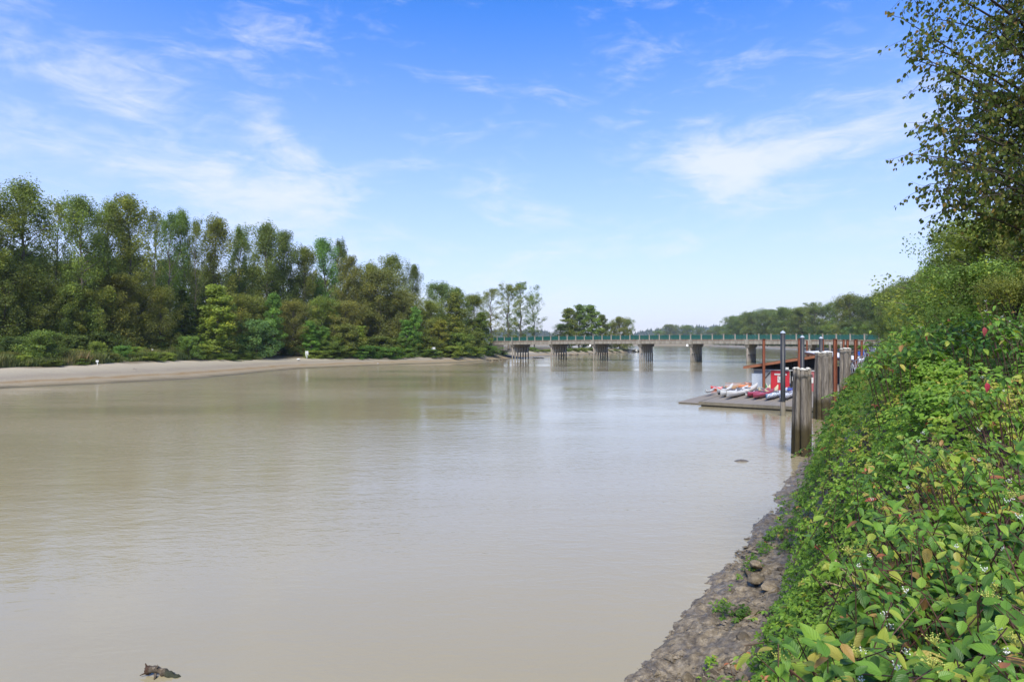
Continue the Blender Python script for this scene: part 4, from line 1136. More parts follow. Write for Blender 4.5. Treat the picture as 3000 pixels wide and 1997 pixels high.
def cluster(px, y, top, n, wpx, lab, seed, zbase=-1.2, lean=.008):
    rng = np.random.default_rng(seed)
    zt_ = EYE + (HZ - top) / FPX * y; W = wpx / FPX * y
    o = thing('pile_cluster', lab, 'pile cluster', (xat(px, y), y, zbase), 0, 'old timber pile clusters')
    H = zt_ - zbase; r = W / 6.0
    P = [(-W/2 + r, -.02), (-W*.07, -.14), (W/2 - r, .06), (W * .17, .30), (-W*.28, .34)][:n]
    for i, (x, dy) in enumerate(P):
        h = H * (1 - .012 * rng.uniform(0, 1)); rr = r * (.82, 1.28, .95, 1.0, .9)[i]
        bx_, by_ = x * (1 + lean * 6) + rng.normal(0, .03), dy * 1.8
        m = MB(); nn = 14; rows = 15; ph = rng.uniform(0, 6, 4)
        for k in range(rows):
            f = k / (rows - 1); cx_, cy_ = bx_ + (x - bx_) * f, by_ + (dy - by_) * f
            for a in range(nn):
                th = 2 * math.pi * a / nn
                q = rr * (1.10 - .12 * f) * (1 + .06 * math.sin(3 * th + ph[0] + f * 3) + .045 * math.sin(5 * th + ph[1]) + .03 * math.sin(9 * th + ph[2] + f * 9))
                m.v.append((cx_ + q * math.cos(th), cy_ + q * math.sin(th), h * f))
        for k in range(rows - 1):
            for a in range(nn): m.f.append((k*nn+a, k*nn+(a+1) % nn, (k+1)*nn+(a+1) % nn, (k+1)*nn+a))
        m.f.append(tuple((rows-1)*nn + a for a in range(nn)))
        pl = link('pile', m.mesh('pile', M['timber'], True), o)
        g = MB(); g.tube([(x, dy, h - .03), (x, dy, h + .02), (x + .01, dy, h + .05)], [rr * 1.10, rr * 1.06, rr * .6], 12)
        for v_i in range(len(g.v)):
            a_ = g.v[v_i]; g.v[v_i] = (a_[0] + rng.normal(0, .015), a_[1] + rng.normal(0, .015), a_[2] + rng.normal(0, .012))
        link('bleached_top', g.mesh('bleached_top', M['guano'], True), pl)
    for zz in ([.3, .36] if seed % 2 else [.22]):
        e = [(W * .53 * math.cos(a), .06 + (.36 + r * .5) * math.sin(a), H - zz + .012 * math.sin(a * 3)) for a in np.linspace(0, 2 * math.pi, 33)]
        link('wire_band', MB().tube(e, .016, 6, False).mesh('wire_band', M['wire'], True), o)
    return o
cluster(2354, 27.6, 1079, 5, 48, 'nearest cluster of weathered timber piles bound with wire at the water edge', 3)
cluster(2416, 40.5, 1031, 5, 47, 'middle cluster of tall timber piles behind the brambles', 4)
cluster(2477, 52.0, 1020, 4, 36, 'farthest of the three timber pile clusters, left of the gangway', 5)
for (px, top, y, lab) in [(2431.5, 1006, 92, 'short bleached timber post behind the white roof, left one'), (2464, 1004, 92, 'short bleached timber post behind the white roof, right one')]:
    zt_ = EYE + (HZ - top) / FPX * y
    o = thing('timber_post', lab, 'post', (xat(px, y), y, 0), 0, 'timber posts behind the pavilion')
    link('pile', MB().tube([(0, 0, -1), (0, 0, zt_)], [.17, .15], 9).mesh('pile', M['timber'], True), o)
    link('bleached_top', MB().tube([(0, 0, zt_), (0, 0, zt_ + .06)], [.17, .12], 9).mesh('bleached_top', M['guano']), o)
# a white conduit pipe hangs on the pile clusters
# ---- gangways
def gangway(a, b, w, hgt, n, name, lab):
    o = thing(name, lab, 'gangway', a, 0, 'aluminium gangways to the docks')
    b = b - a; a = Vector((0, 0, 0)); d = (b - a); side = Vector((d.y, -d.x, 0)).normalized() * w / 2; up = Vector((0, 0, hgt))
    link('walkway', MB().bar(a, b, w, .07).mesh('walkway', M['alu']), o)
    for s in (-1, 1):
        m = MB(); m.bar(a + side * s + up, b + side * s + up, .055); m.bar(a + side * s, b + side * s, .07); m.bar(a + side * s + up * .55, b + side * s + up * .55, .03)
        tr_ = link('truss', m.mesh('truss', M['alu']), o)
        for i in range(n):
            p0, p1 = a.lerp(b, i / n) + side * s, a.lerp(b, (i + 1) / n) + side * s
            link('diagonal', MB().bar(p0 if i % 2 else p0 + up, p1 + up if i % 2 else p1, .04).mesh('diagonal', M['alu']), tr_)
            link('upright', MB().bar(p0, p0 + up, .04).mesh('upright', M['alu']), tr_)
gangway(at(2484, 1112, 54), at(2590, 1056, 47), 1.25, .95, 11, 'gangway', 'aluminium truss gangway slanting from the dock up to the bank')
gangway(at(2546, 1049, 74), at(2605, 1022, 66), 1.2, 1.0, 9, 'gangway', 'farther aluminium gangway behind the short dark pile')

# ---- boats
def hull_mesh(L, B, D, rock, sheer, mat, n=26, m=9, flat=False):
    """a slender canoe hull with rounded bottom, raised ends and a deck"""
    V, F = [], []
    for i in range(n):
        f = i / (n - 1); u = 2 * f - 1
        w = B / 2 * (1 - abs(u) ** 2.4) ** .75 + .012
        zk = rock * abs(u) ** 3.0                      # keel rises at the ends
        zs = D + sheer * abs(u) ** 3.4                 # gunwale rises more
        for k in range(m):
            a = math.pi * k / (m - 1)
            V.append((-w * math.cos(a), u * L / 2, zk + (zs - zk) * (1 - math.sin(a) ** .8)))
    for i in range(n - 1):
        for k in range(m - 1): F.append((i*m+k, i*m+k+1, (i+1)*m+k+1, (i+1)*m+k))
    # deck, slightly crowned
    o = len(V)
    for i in range(n):
        a, b = V[i * m], V[i * m + m - 1]; w = b[0] - a[0]
        V.append(((a[0] + b[0]) / 2, a[1], a[2] + w * .12))
    for i in range(n - 1):
        F.append((i*m, (i+1)*m, o+i+1, o+i)); F.append((o+i, o+i+1, (i+1)*m+m-1, i*m+m-1))
    me = bpy.data.meshes.new('hull'); me.from_pydata(V, [], F); me.update(); me.materials.append(mat)
    me.polygons.foreach_set('use_smooth', [True] * len(F)); return me
def paint(name, col, rough=.3): return simple(name, col, rough, 0, .10, 2.5, .03, spec=.5)
def swirl(name, base, ink):
    t = NT(name); n = t.noise(1.7, 3, .5, t.coord('Object', (2, 1, 2)), 2.2)
    return t.done(t.pbr(t.mix(t.maprange(n, .50, .56), base, ink), .3, 0, None, .5))
B_ = {'white': paint('white_gelcoat', (.56, .545, .50)), 'cream': paint('cream_gelcoat', (.52, .46, .29)), 'maroon': paint('maroon_gelcoat', (.30, .045, .075)),
      'red': paint('red_canoe_paint', (.45, .045, .022)), 'tan': paint('tan_canoe', (.38, .24, .13)), 'orange': paint('orange_canoe', (.55, .20, .075)),
      'pink': paint('faded_orange_canoe', (.55, .27, .20)), 'blue': paint('blue_kayak', (.05, .10, .42)),
      'bluewave': swirl('white_blue_pattern', (.70, .72, .74), (.05, .16, .30)), 'greywave': swirl('white_grey_pattern', (.66, .68, .74), (.10, .12, .22))}
M['seat'] = simple('dark_seat', (.10, .10, .12), .7, 0, .3, 6, .1)
def canoe(name, lab, p0, p1, col, B=.55, D=.33, rock=.12, sheer=.20, seats=2, z=.44, cat='canoe', group='canoes on the dock', ama=None, roll=0.0, open_=False):
    a, b = Vector(p0), Vector(p1); d = b - a; L = d.length
    mid = (a + b) / 2; mid.z = z
    o = thing(name, lab, cat, mid, math.atan2(d.y, d.x) - math.pi / 2, group); o.rotation_euler[1] = roll
    hl = link('hull', hull_mesh(L, B, D, rock, sheer, B_[col]), o)
    for s in range(seats):
        y = (-.12 + .30 * s) * L * (.8 if seats > 1 else .3)
        ell = lambda k: [(B * .30 * math.cos(q) * k, y + L * .075 * math.sin(q) * k, D + .085) for q in np.linspace(0, 2 * math.pi, 17)]
        link('cockpit_rim', MB().tube(ell(1.0), .022, 6, False).mesh('cockpit_rim', M['seat'], True), o)
        m_ = MB(); e_ = ell(.93)[:-1]; m_.add([(q[0], q[1], D + .075) for q in e_] + [(q[0] * .8, y + (q[1] - y) * .8, D * .55) for q in e_],
              [(k, (k + 1) % 16, 16 + (k + 1) % 16, 16 + k) for k in range(16)] + [tuple(range(16, 32))])
        link('cockpit', m_.mesh('cockpit', M['seat']), o)
        link('seat_back', MB().box((0, y - L * .06, D + .13), (B * .42, .04, .16)).mesh('seat_back', M['seat']), o)
    if ama:
        sx, La, dyy = ama
        f = link('outrigger_float', hull_mesh(La, .24, .20, .12, .20, B_[col], 18, 7), o, (sx, dyy, 0))
        for yy in (-.22, .22):
            link('cross_arm', MB().tube([(0, yy * La + dyy, D + .05), (sx * .5, yy * La + dyy, D + .20), (sx, yy * La + dyy, .22)], .028, 6).mesh('cross_arm', M['alu'], True), o)
    for yy in (-.28, .28): link('cradle', MB().box((0, yy * L, -.04), (B * .9, .12, .16)).mesh('cradle', M['dark']), o)
    return o
def dp(px, py, z=.55):                       # a point on the dock seen at px, py
    y = FPX * (EYE - z) / (py - HZ); return Vector((xat(px, y), y, z))
canoe('red_canoe', 'bright red canoe afloat beyond the end of the dock', (xat(2082, 66.5), 66.5, 0), (xat(2118, 65.4), 65.4, 0), 'red', .85, .40, .10, .16, 0, -.12, group='canoes by the dock')
canoe('outrigger_canoe', 'white outrigger canoe farthest out, with upturned stern', dp(2100, 1152), dp(2146, 1137), 'white', .50, .30, .16, .34, 1, group='canoes by the dock', ama=(-1.15, 3.6, -1.2))
canoe('outrigger_canoe', 'long white outrigger canoe in the middle with grey cockpits, outer one', dp(2110, 1160), dp(2192, 1141), 'white', .60, .36, .14, .24, 2, group='canoes by the dock')
canoe('outrigger_canoe', 'long white outrigger canoe with raised stern, inner one beside the float', dp(2128, 1165), dp(2219, 1138), 'white', .62, .38, .16, .34, 2, group='canoes by the dock', ama=(1.05, 3.6, -2.2))
canoe('kayak', 'maroon kayak lying nearest the dock edge', dp(2190, 1161), dp(2254, 1147), 'maroon', .62, .36, .14, .16, 1, group='canoes by the dock')
canoe('kayak', 'second maroon kayak behind the white and blue one', dp(2206, 1166), dp(2268, 1149), 'maroon', .60, .36, .14, .16, 1, group='canoes by the dock')
canoe('outrigger_canoe', 'cream canoe with curled stern before the red doors, left one', dp(2222, 1154), dp(2256, 1143), 'cream', .5, .3, .12, .42, 1, group='canoes by the dock')
canoe('outrigger_canoe', 'cream canoe with curled stern before the red doors, right one', dp(2240, 1157), dp(2279, 1144), 'cream', .5, .3, .12, .42, 1, group='canoes by the dock')
canoe('kayak', 'white kayak with blue swirls left of the black pile', dp(2243, 1169), dp(2306, 1147), 'bluewave', .62, .36, .16, .18, 1, group='canoes by the dock')
canoe('kayak', 'white kayak with grey swirls right of the black pile', dp(2284, 1171), dp(2338, 1149), 'greywave', .64, .38, .14, .18, 1, group='canoes by the dock')
canoe('kayak', 'bright blue kayak lying below the dark shed opening', dp(2298, 1146), dp(2332, 1140), 'blue', .55, .30, .10, .16, 1, group='canoes by the dock')
canoe('canoe', 'tan canoe lying behind the white outrigger', dp(2118, 1141), dp(2162, 1134), 'tan', .8, .40, .12, .2, 0, group='canoes by the dock', roll=.5)
canoe('canoe', 'orange-brown canoe tipped on its side behind the orange net', dp(2158, 1137), dp(2193, 1141), 'orange', .8, .40, .12, .2, 0, group='canoes by the dock', roll=-.7)
canoe('canoe', 'faded orange canoe beside the corner of the shed', dp(2182, 1132), dp(2212, 1131), 'pink', .85, .45, .12, .2, 0, group='canoes by the dock')
# ---- net fence, flag, hose
nf = thing('net_fence', 'thin orange net fence across the dock before the grey wall', 'fence')
orange = simple('orange_net', (.55, .22, .08), .7, 0, .2, 5, 0); greypost = simple('fence_post', (.25, .25, .25), .6, 0, .2, 5, 0)
FP = [dp(2124, 1139, .37), dp(2183, 1138, .37), dp(2241, 1141, .37)]
for q in FP: link('post', MB().tube([q, q + Vector((0, 0, .66))], .018, 6).mesh('post', greypost), nf)
for a, b in zip(FP[:-1], FP[1:]):
    m = MB(); 
    for k in range(7): m.bar(a + Vector((0, 0, .06 + k * .095)), b + Vector((0, 0, .06 + k * .095)), .006 if k < 6 else .02)
    for k in range(24): q = a.lerp(b, (k + .5) / 24); m.bar(q + Vector((0, 0, .05)), q + Vector((0, 0, .64)), .006)
    link('net', m.mesh('net', orange), nf)
fo = thing('furled_umbrella', 'furled green and white umbrella leaning by the shed corner', 'umbrella', dp(2246, 1142, .37))
link('canopy', MB().tube([(0, 0, .05), (-.03, 0, .35), (-.1, 0, .68)], [.12, .10, .02], 8).mesh('canopy', simple('green_cloth', (.03, .16, .06), .8, 0, .3, 6, .1)), fo)
link('white_panel', MB().tube([(.10, -.05, .05), (.04, -.04, .4), (-.05, -.02, .72)], [.05, .045, .02], 6).mesh('white_panel', M['white']), fo)
ho = thing('hose', 'pale hose arching from the white canoe to the cream canoe', 'hose')
a, b = dp(2217, 1137, .9), dp(2246, 1147, .55)
link('line', MB().tube([a.lerp(b, f) + Vector((0, 0, .25 * math.sin(f * math.pi))) for f in np.linspace(0, 1, 10)], .022, 6).mesh('line', B_['cream'], True), ho)
# ---- boats moored beyond the bridge
for (px, y, L, lab) in [(1862, 345, 4.4, 'small white cabin boat moored left of the fourth bridge pier'), (1875, 340, 3.0, 'dark dinghy beside the small white cabin boat')]:
    o = thing('moored_boat', lab, 'boat', (xat(px, y), y, -.1), .2, 'boats moored beyond the bridge')
    dk = 'dark' in lab
    link('hull', hull_mesh(L, 1.5, .9, .3, .3, M['dark'] if dk else B_['white'], 14, 7), o, rz=R(80))
    if not dk:
        link('cabin', MB().box((0, 0, 1.35), (1.5, 1.0, .9)).mesh('cabin', B_['white']), o); link('windscreen', MB().box((-.2, -.52, 1.5), (1.0, .03, .35)).mesh('windscreen', M['dark']), o)
        link('mast', MB().tube([(0, 0, 1.7), (0, 0, 2.6)], .04, 5).mesh('mast', M['alu']), o)

# ================================================================== things on the left beach
def bsign(px, y, ztop, w, h, lab, lines, zb=1.6):
    o = thing('beach_sign', lab, 'sign', (xat(px, y), y, zb), .25, 'signs on the left beach')
    bd = link('board', MB().box((0, 0, ztop - zb - h / 2), (w, .04, h)).mesh('board', M['white']), o)
    link('post', MB().box((.0, .05, (ztop - zb) / 2 - .3), (.09, .07, ztop - zb + .5)).mesh('post', M['white']), o)
    for k, (dx, dz, ww, hh_) in enumerate(lines): link('print', MB().box((dx * w, -.026, ztop - zb - h * dz), (ww * w, .012, hh_ * h)).mesh('print', M['greyprint']), bd)
    return o
y = edge_y(899) - 1.5
bsign(899, y, EYE - 24 / FPX * y, .66, 1.15, 'white notice sign on a post where the sand meets the brambles', [(-.1, .14, .5, .05), (-.28, .34, .16, .12), (.08, .34, .28, .12), (.36, .34, .1, .16), (.05, .60, .75, .05), (.12, .82, .5, .07)])
link('shield', MB().box((0, 0, 0), (.34, .03, .22)).mesh('shield', M['white']), bpy.data.objects['beach_sign'], (0, -.05, EYE - 24 / FPX * y - 1.6 - 1.32))
y = edge_y(1269) + .2
bsign(1269, y, EYE - 12.5 / FPX * y, 1.15, .72, 'blank white board sign among the brambles near the sand ramp', [])
y = edge_y(446) + 4
bsign(446, y, EYE - 18 / FPX * y, .33, .24, 'tiny white board standing in the tall grass', [], 2.0)
y = edge_y(285) - .4
bsign(285, y, EYE - 51 / FPX * y, .36, .26, 'tiny white board at the edge of the sand', [], 1.7)
M['drift'] = simple('driftwood', (.17, .14, .11), .9, 0, .5, 5, .5)
o = thing('driftwood_branch', 'forked dark stick lying on the sand below the tall grass', 'driftwood', (xat(398, 90), 90, 1.25))
link('stem', MB().tube([(-.5, .1, .12), (-.1, 0, .06), (.35, -.25, .02)], [.02, .05, .03], 6).mesh('stem', M['drift']), o)
link('fork', MB().tube([(-.1, 0, .06), (-.35, -.2, .05)], [.03, .012], 6).mesh('fork', M['drift']), o)
o = thing('driftwood_branch', 'long dark driftwood branch at the foot of the bramble slope', 'driftwood', (xat(1270, 160), 160, .9))
link('stem', MB().tube([(-5, -.8, .1), (-3, -.3, .22), (0, .2, .12), (3, .1, .25), (5.5, .9, .1)], [.05, .09, .10, .08, .03], 6).mesh('stem', M['drift']), o)
link('fork', MB().tube([(0, .2, .15), (1.5, -.4, .2)], [.06, .02], 5).mesh('fork', M['drift']), o)
rock_mes = []
def rock_mesh(seed, squash=.75):
    rng = np.random.default_rng(seed)
    import bmesh
    bm = bmesh.new(); bmesh.ops.create_icosphere(bm, subdivisions=2, radius=.5)
    pl = rng.normal(size=(9, 3)); pl /= np.linalg.norm(pl, axis=1)[:, None]; dd = rng.uniform(.26, .44, 9)
    for v in bm.verts:
        q = np.array(v.co)
        for a, b in zip(pl, dd):
            k = q @ a
            if k > b: q = q - a * (k - b) * .92
        v.co = q * np.array([1, rng.uniform(.98, 1.02), squash])
    me = bpy.data.meshes.new('rock'); bm.to_mesh(me); bm.free(); me.materials.append(M['rock']); return me
for i in range(9): rock_mes.append(rock_mesh(i + 40))
for i, (px, y, z, s, lab) in enumerate([(1107, 140, .35, .35, 'small white float on the wet sand'), (46, 74, .65, .3, 'small white float on the sand near the left edge'), (874, 134, 1.5, .6, 'small pale rubble heap left of the white notice sign')]):
    o = tag(link('beach_stone', rock_mes[i], None, (xat(px, y), y, z), .4, (s * 1.4, s, s)), lab, 'stone', 'pale stones on the beach')
    o.data = o.data.copy(); o.data.materials.clear(); o.data.materials.append(M['white'])
for i in range(16):
    px = 1415 + i * 4.6 + RNG.uniform(-3, 3); y = 178 + RNG.uniform(-4, 6)
    s = RNG.uniform(.4, .9)
    tag(link('shore_rock', rock_mes[i % 9], None, (xat(px, y), y, .18), RNG.uniform(0, 6), (s * 1.3, s, s * .7)), 'pale rock of the scatter on the mud left of the first bridge pier', 'rock', 'rocks before the first bridge pier')
for i in range(10):
    px = 1562 + i * 3.4; y = 196 - i * .4 + RNG.uniform(-1, 1)
    o = thing('duck', 'dark duck in the row resting on the mud behind the first pier', 'bird', (xat(px, y), y, .12), RNG.uniform(0, 6), 'ducks resting on the mud')
    dm = M['dark']
    link('body', MB().tube([(-.28, 0, .16), (-.15, 0, .15), (.05, 0, .15), (.2, 0, .2)], [.02, .12, .14, .05], 7).mesh('body', dm, True), o)
    link('head', MB().tube([(.14, 0, .2), (.2, 0, .36), (.22, 0, .42), (.36, 0, .40)], [.05, .045, .06, .015], 6).mesh('head', dm, True), o)
for i in range(40):
    px = RNG.uniform(1640, 1870); y = float(np.interp(px, LB_PX, LB_WY)) + RNG.uniform(0, 4); s = RNG.uniform(.6, 1.6)
    tag(link('shore_rock', rock_mes[i % 9], None, (xat(px, y), y, .25), RNG.uniform(0, 6), (s * 1.4, s, s * .8)), 'rock of the riprap edge of the point behind the bridge', 'rock', 'riprap of the point behind the bridge')

# ---- snag and mud hump in the water
o = thing('snag_log', 'broken mossy log end sticking out of the water at the bottom left', 'log', (xat(428, 9.36), 9.36, -.015))
t = NT('snag_bark'); co = t.coord('Object'); sx = t.node('ShaderNodeSeparateXYZ'); t.link(co, sx.inputs[0])
n = t.noise(16, 7, .7, co); c = t.ramp(n, [(.3, (.03, .02, .012)), (.55, (.11, .085, .058)), (.8, (.28, .24, .19))])
c = t.mix(t.maprange(sx.outputs[0], .32, .42), c, t.mix(t.noise(40, 5, .7, co), (.008, .008, .005), (.06, .065, .035)))
c = t.mix(t.maprange(sx.outputs[0], .10, .06), c, (.055, .03, .018))
m_snag = t.done(t.pbr(c, .85, 0, t.bump(t.noise(30, 6, .7, co), 1.0, .03), .3))
rng = np.random.default_rng(4); m = MB(); pts, rad = [], []
for k in range(22):
    f = k / 21; pts.append(Vector((f * .72, .04 * math.sin(f * 5), .105 - .26 * max(0, f - .3) ** 1.3 + .02 * math.sin(f * 9)))); rad.append((.062 + .012 * math.sin(f * 14) + .012 * math.sin(f * 31)) * (1 if f < .8 else 1 - (f - .8) * 2.2))
m.tube(pts, rad, 18)
m.v = [(v[0] + rng.normal(0, .005), v[1] + rng.normal(0, .006), v[2] + rng.normal(0, .006)) for v in m.v]
link('trunk_piece', m.mesh('trunk_piece', m_snag, True), o)
for a, b, r in (((.02, 0, .16), (-.01, .01, .25), .022), ((.03, -.03, .09), (-.07, -.06, .055), .018), ((.22, -.05, .08), (.25, -.14, .015), .03), ((.22, 0, .16), (.23, 0, .23), .014)):
    link('branch_stub', MB().tube([a, tuple((Vector(a) + Vector(b)) / 2 + Vector((.008, 0, .004))), b], [r, r * .75, r * .35], 7).mesh('branch_stub', m_snag, True), o)
o.scale = (.82, .82, .82)
o = thing('mud_hump', 'smooth dark hump breaking the water surface before the pile cluster', 'hump', (xat(2172, 26.3), 26.3, -.05))
m = MB(); nr, nc = 8, 24
for i in range(nr):
    f = i / (nr - 1)
    for k in range(nc):
        a = 2 * math.pi * k / nc; w = 1 + .12 * math.sin(2 * a + 1)
        m.v.append((.37 * f * w * math.cos(a), .24 * f * w * math.sin(a), .13 * (1 - f * f) ** .8 + .006 * math.sin(5 * a) * f))
for i in range(nr - 1):
    for k in range(nc): m.f.append((i*nc+k, (i+1)*nc+k, (i+1)*nc+(k+1) % nc, i*nc+(k+1) % nc))
link('back', m.mesh('back', simple('wet_hump', (.10, .085, .065), .35, 0, .4, 9, .4), True), o)
# ================================================================== near bank: rocks, brambles, dogwood
CT = [0, 2.4, 3.6, 4.8, 6.0, 7.2, 9.6, 12, 14.4, 19, 30, 54, 160]
CZ = [4.05, 4.05, 3.85, 3.8, 3.9, 4.15, 4.65, 5.05, 5.3, 5.45, 5.45, 5.3, 5.2]
def veg_top(s, t):
    """upper surface of the bank vegetation"""
    s = np.asarray(s, float); t = np.asarray(t, float)
    C = np.interp(t, CT, CZ)
    sb = np.interp(t, [0, 6, 9, 12, 15, 20, 30, 60], [-1.5, -1.65, -1.78, -1.95, -2.2, -2.55, -2.95, -3.3])     # foot of the thicket
    sb = sb + (fbm(t * .55, t * 0 + 7.3, 161, 3) - .5) * 1.0 * np.interp(t, [4, 8], [.2, 1])
    top = np.interp(t, [0, 6, 9, 13, 30, 60], [.35, .3, .25, .25, .1, -.2])
    q = (s - sb) / (top - sb)
    near = np.interp(t, [0, 7, 12, 14], [0, 0, .8, 1.0])
    g0 = np.interp(q, [-.15, 0, .18, .5, .8, 1.0, 1.4, 2.2, 4], [.0, .04, .16, .46, .80, .96, 1.0, 1.04, 1.10])
    g1 = np.interp(q, [-.12, 0, .1, .25, .45, .7, 1.0, 1.4, 2.2, 4], [.0, .06, .28, .52, .68, .84, .97, 1.0, 1.04, 1.10])
    g = g0 * (1 - near) + g1 * near
    z = .3 + (C - .3) * g
    lump = (fbm(s * .9, t * .9, 101, 3) - .5) * 1.25 + (fbm(s * 2.2, t * 2.2, 111, 2) - .5) * .75
    z = z + lump * np.clip(g * 1.6, .25, 1) * np.interp(t, [0, 4, 8], [.45, .6, 1])
    low = bank_ground(s, t) + .22 + .35 * fbm(s * 1.7, t * 1.7, 121, 2)
    return np.where((s > sb + .1) & (t < 12), np.maximum(z, low), z)
def veg_normal(s, t):
    e = .12; dz_s = (veg_top(s + e, t) - veg_top(s - e, t)) / (2 * e); dz_t = (veg_top(s, t + e) - veg_top(s, t - e)) / (2 * e)
    n = np.stack([-(dz_s * Vv[0] + dz_t * U[0]), -(dz_s * Vv[1] + dz_t * U[1]), np.ones_like(dz_s)], -1)
    return n / np.linalg.norm(n, axis=1)[:, None]
def st_np(s, t, z): return np.stack([s * Vv[0] + t * U[0], s * Vv[1] + t * U[1], z], -1)
def unit(a): return a / (np.linalg.norm(a, axis=-1, keepdims=True) + 1e-9)
def leaf6(B, A, Nn, L, W, fold=.16, droop=.14):
    """six-point leaves folded along the midrib: base B, axis A, normal Nn"""
    S_ = np.cross(A, Nn); L = L[:, None]; W = W[:, None]
    def P(u, v): return B + A * (v * L) + S_ * (u * W) + Nn * (abs(u) * fold * W * 2 - droop * L * v * v)
    V = np.stack([P(0, 0), P(.42, .33), P(.33, .70), P(0, 1), P(-.33, .70), P(-.42, .33)], 1)
    n = len(B); i = np.arange(n)[:, None] * 6
    return V.reshape(-1, 3), np.concatenate([np.concatenate([i, i+1, i+2, i+3], 1), np.concatenate([i, i+3, i+4, i+5], 1)])
def scatter_leaves(rng, n, t0, t1, s0, s1, size, deep=.42, trip=True, tbias=0.0, far=False):
    a = np.sqrt(rng.uniform(0, 1, n) * (t1 ** 2 - t0 ** 2) + t0 ** 2) if not far else rng.uniform(t0, t1, n)
    t_, s_ = a, rng.uniform(s0, s1, n)
    z = veg_top(s_, t_); nr = veg_normal(s_, t_)
    g = bank_ground(s_, t_)
    hol = fbm(s_ * 1.25, t_ * 1.25, 151, 3)
    keep = (z > g + .10) & (rng.uniform(0, 1, n) < np.clip((hol - .34) * 6, .16, 1))
    s_, t_, z, nr = s_[keep], t_[keep], z[keep], nr[keep]; n = len(z)
    C = st_np(s_, t_, z) - nr * (rng.uniform(0, 1, n) ** 1.8 * deep - .05)[:, None]
    nn = unit(nr * .55 + np.array([0, 0, .75]) + np.array([-.25, -.25, 0]) + rng.normal(0, .38, (n, 3)))
    ax = rng.normal(size=(n, 3)) + nr * .2 + np.array([0, 0, -.35]); ax = unit(ax - nn * (ax * nn).sum(1)[:, None])
    patch_ = fbm(s_ * .8, t_ * .8, 131, 3); fine = fbm(s_ * 3, t_ * 3, 141, 2)
    tint = np.clip(.48 + (patch_ - .5) * 1.5 + (fine - .5) * .6 + rng.normal(0, .13, n) + tbias, 0, .92)
    odd = rng.uniform(0, 1, n); tint = np.where(odd > .985, rng.uniform(.93, 1, n), tint)
    if trip:
        cr = np.cross(nn, ax)
        Bs, As, Ns, Ls, Ts = [], [], [], [], []
        l = size * rng.uniform(.7, 1.3, n)
        for ang in (0, 1.15, -1.15):
            d = ax * math.cos(ang) + cr * math.sin(ang)
            k = unit(nn + rng.normal(0, .16, (n, 3))); d = unit(d - k * (d * k).sum(1)[:, None])
            Bs.append(C + d * (l * .12)[:, None]); As.append(d); Ns.append(k); Ls.append(l * (1.0 if ang == 0 else .85)); Ts.append(tint)
        B, A, Nn, L, tint = np.concatenate(Bs), np.concatenate(As), np.concatenate(Ns), np.concatenate(Ls), np.concatenate(Ts)
        W = L * .68
    else:
        B, A, Nn, L = C, ax, nn, size * rng.uniform(.65, 1.3, n); W = L * .52
    V, F = leaf6(B, A, Nn, L, W)
    return V, F, np.repeat(np.clip(tint, 0, 1), 6)

# ---- hero leaves: one mesh per shape, shared by every leaf part
def hero_leaf(name, mat, wmax=.27, droop=.16, fold=.10, curl=0.0, nv=6, serr=0.0, peak=.75):
    V, UVs, F = [], [], []
    for i in range(nv + 1):
        v = i / nv; w = wmax * math.sin(math.pi * min(v ** peak, 1)) ** .85 * (1 - .12 * v) + .002
        w *= 1 + serr * (1 if i % 2 else -1)
        for u in (-1, -.5, 0, .5, 1):
            V.append((u * w, v * (1 - .06 * droop), abs(u) ** 1.3 * fold * w / wmax * .5 - droop * v ** 2 + curl * u * v + .012 * math.sin(v * 17 + 2 * u))); UVs.append((u * .5 + .5, v))
    for i in range(nv):
        for k in range(4): F.append((i*5+k, i*5+k+1, (i+1)*5+k+1, (i+1)*5+k))
    return mesh_np(name, V, np.array(F), mat, True, uv=UVs), np.array(V), np.array(F), np.array(UVs)
M['dog_mass_v'] = leaf_mat('dogwood_mass_veined', [(0, (0.045, 0.105, 0.018)), (.35, (0.094, 0.204, 0.026)), (.65, (0.159, 0.297, 0.032)), (.87, (0.266, 0.352, 0.045)), (.95, (0.354, 0.308, 0.060)), (.98, (0.330, 0.176, 0.060)), (1, (0.319, 0.077, 0.045))], True, False, .36, .46, .36, veins=True)
DOG = [hero_leaf('leaf', M['dog_leaf'], .27, .16, .12), hero_leaf('leaf', M['dog_leaf'], .25, .34, .10, .06), hero_leaf('leaf', M['dog_leaf'], .29, .08, .16, -.05)]
BRL = [hero_leaf('leaf', M['bram_leaf'], .36, .12, .14, serr=.06, peak=.9), hero_leaf('leaf', M['bram_leaf'], .33, .22, .10, .05, serr=.06, peak=.9)]
def frame(A, Nn):
    """rotation with +Y along A and +Z near Nn"""
    A = A.normalized(); X_ = A.cross(Nn)
    if X_.length < 1e-4: X_ = A.cross(Vector((1, 0, .3)))
    X_.normalize(); Z_ = X_.cross(A)
    return Matrix(((X_.x, A.x, Z_.x), (X_.y, A.y, Z_.y), (X_.z, A.z, Z_.z)))
def add_leaf_part(root, tpl, pos, A, Nn, L):
    o = bpy.data.objects.new('leaf', tpl[0]); COL.objects.link(o); o.parent = root
    o.matrix_local = Matrix.LocRotScale(pos - root.location, frame(A, Nn).to_quaternion(), Vector((L, L, L)))
    return o
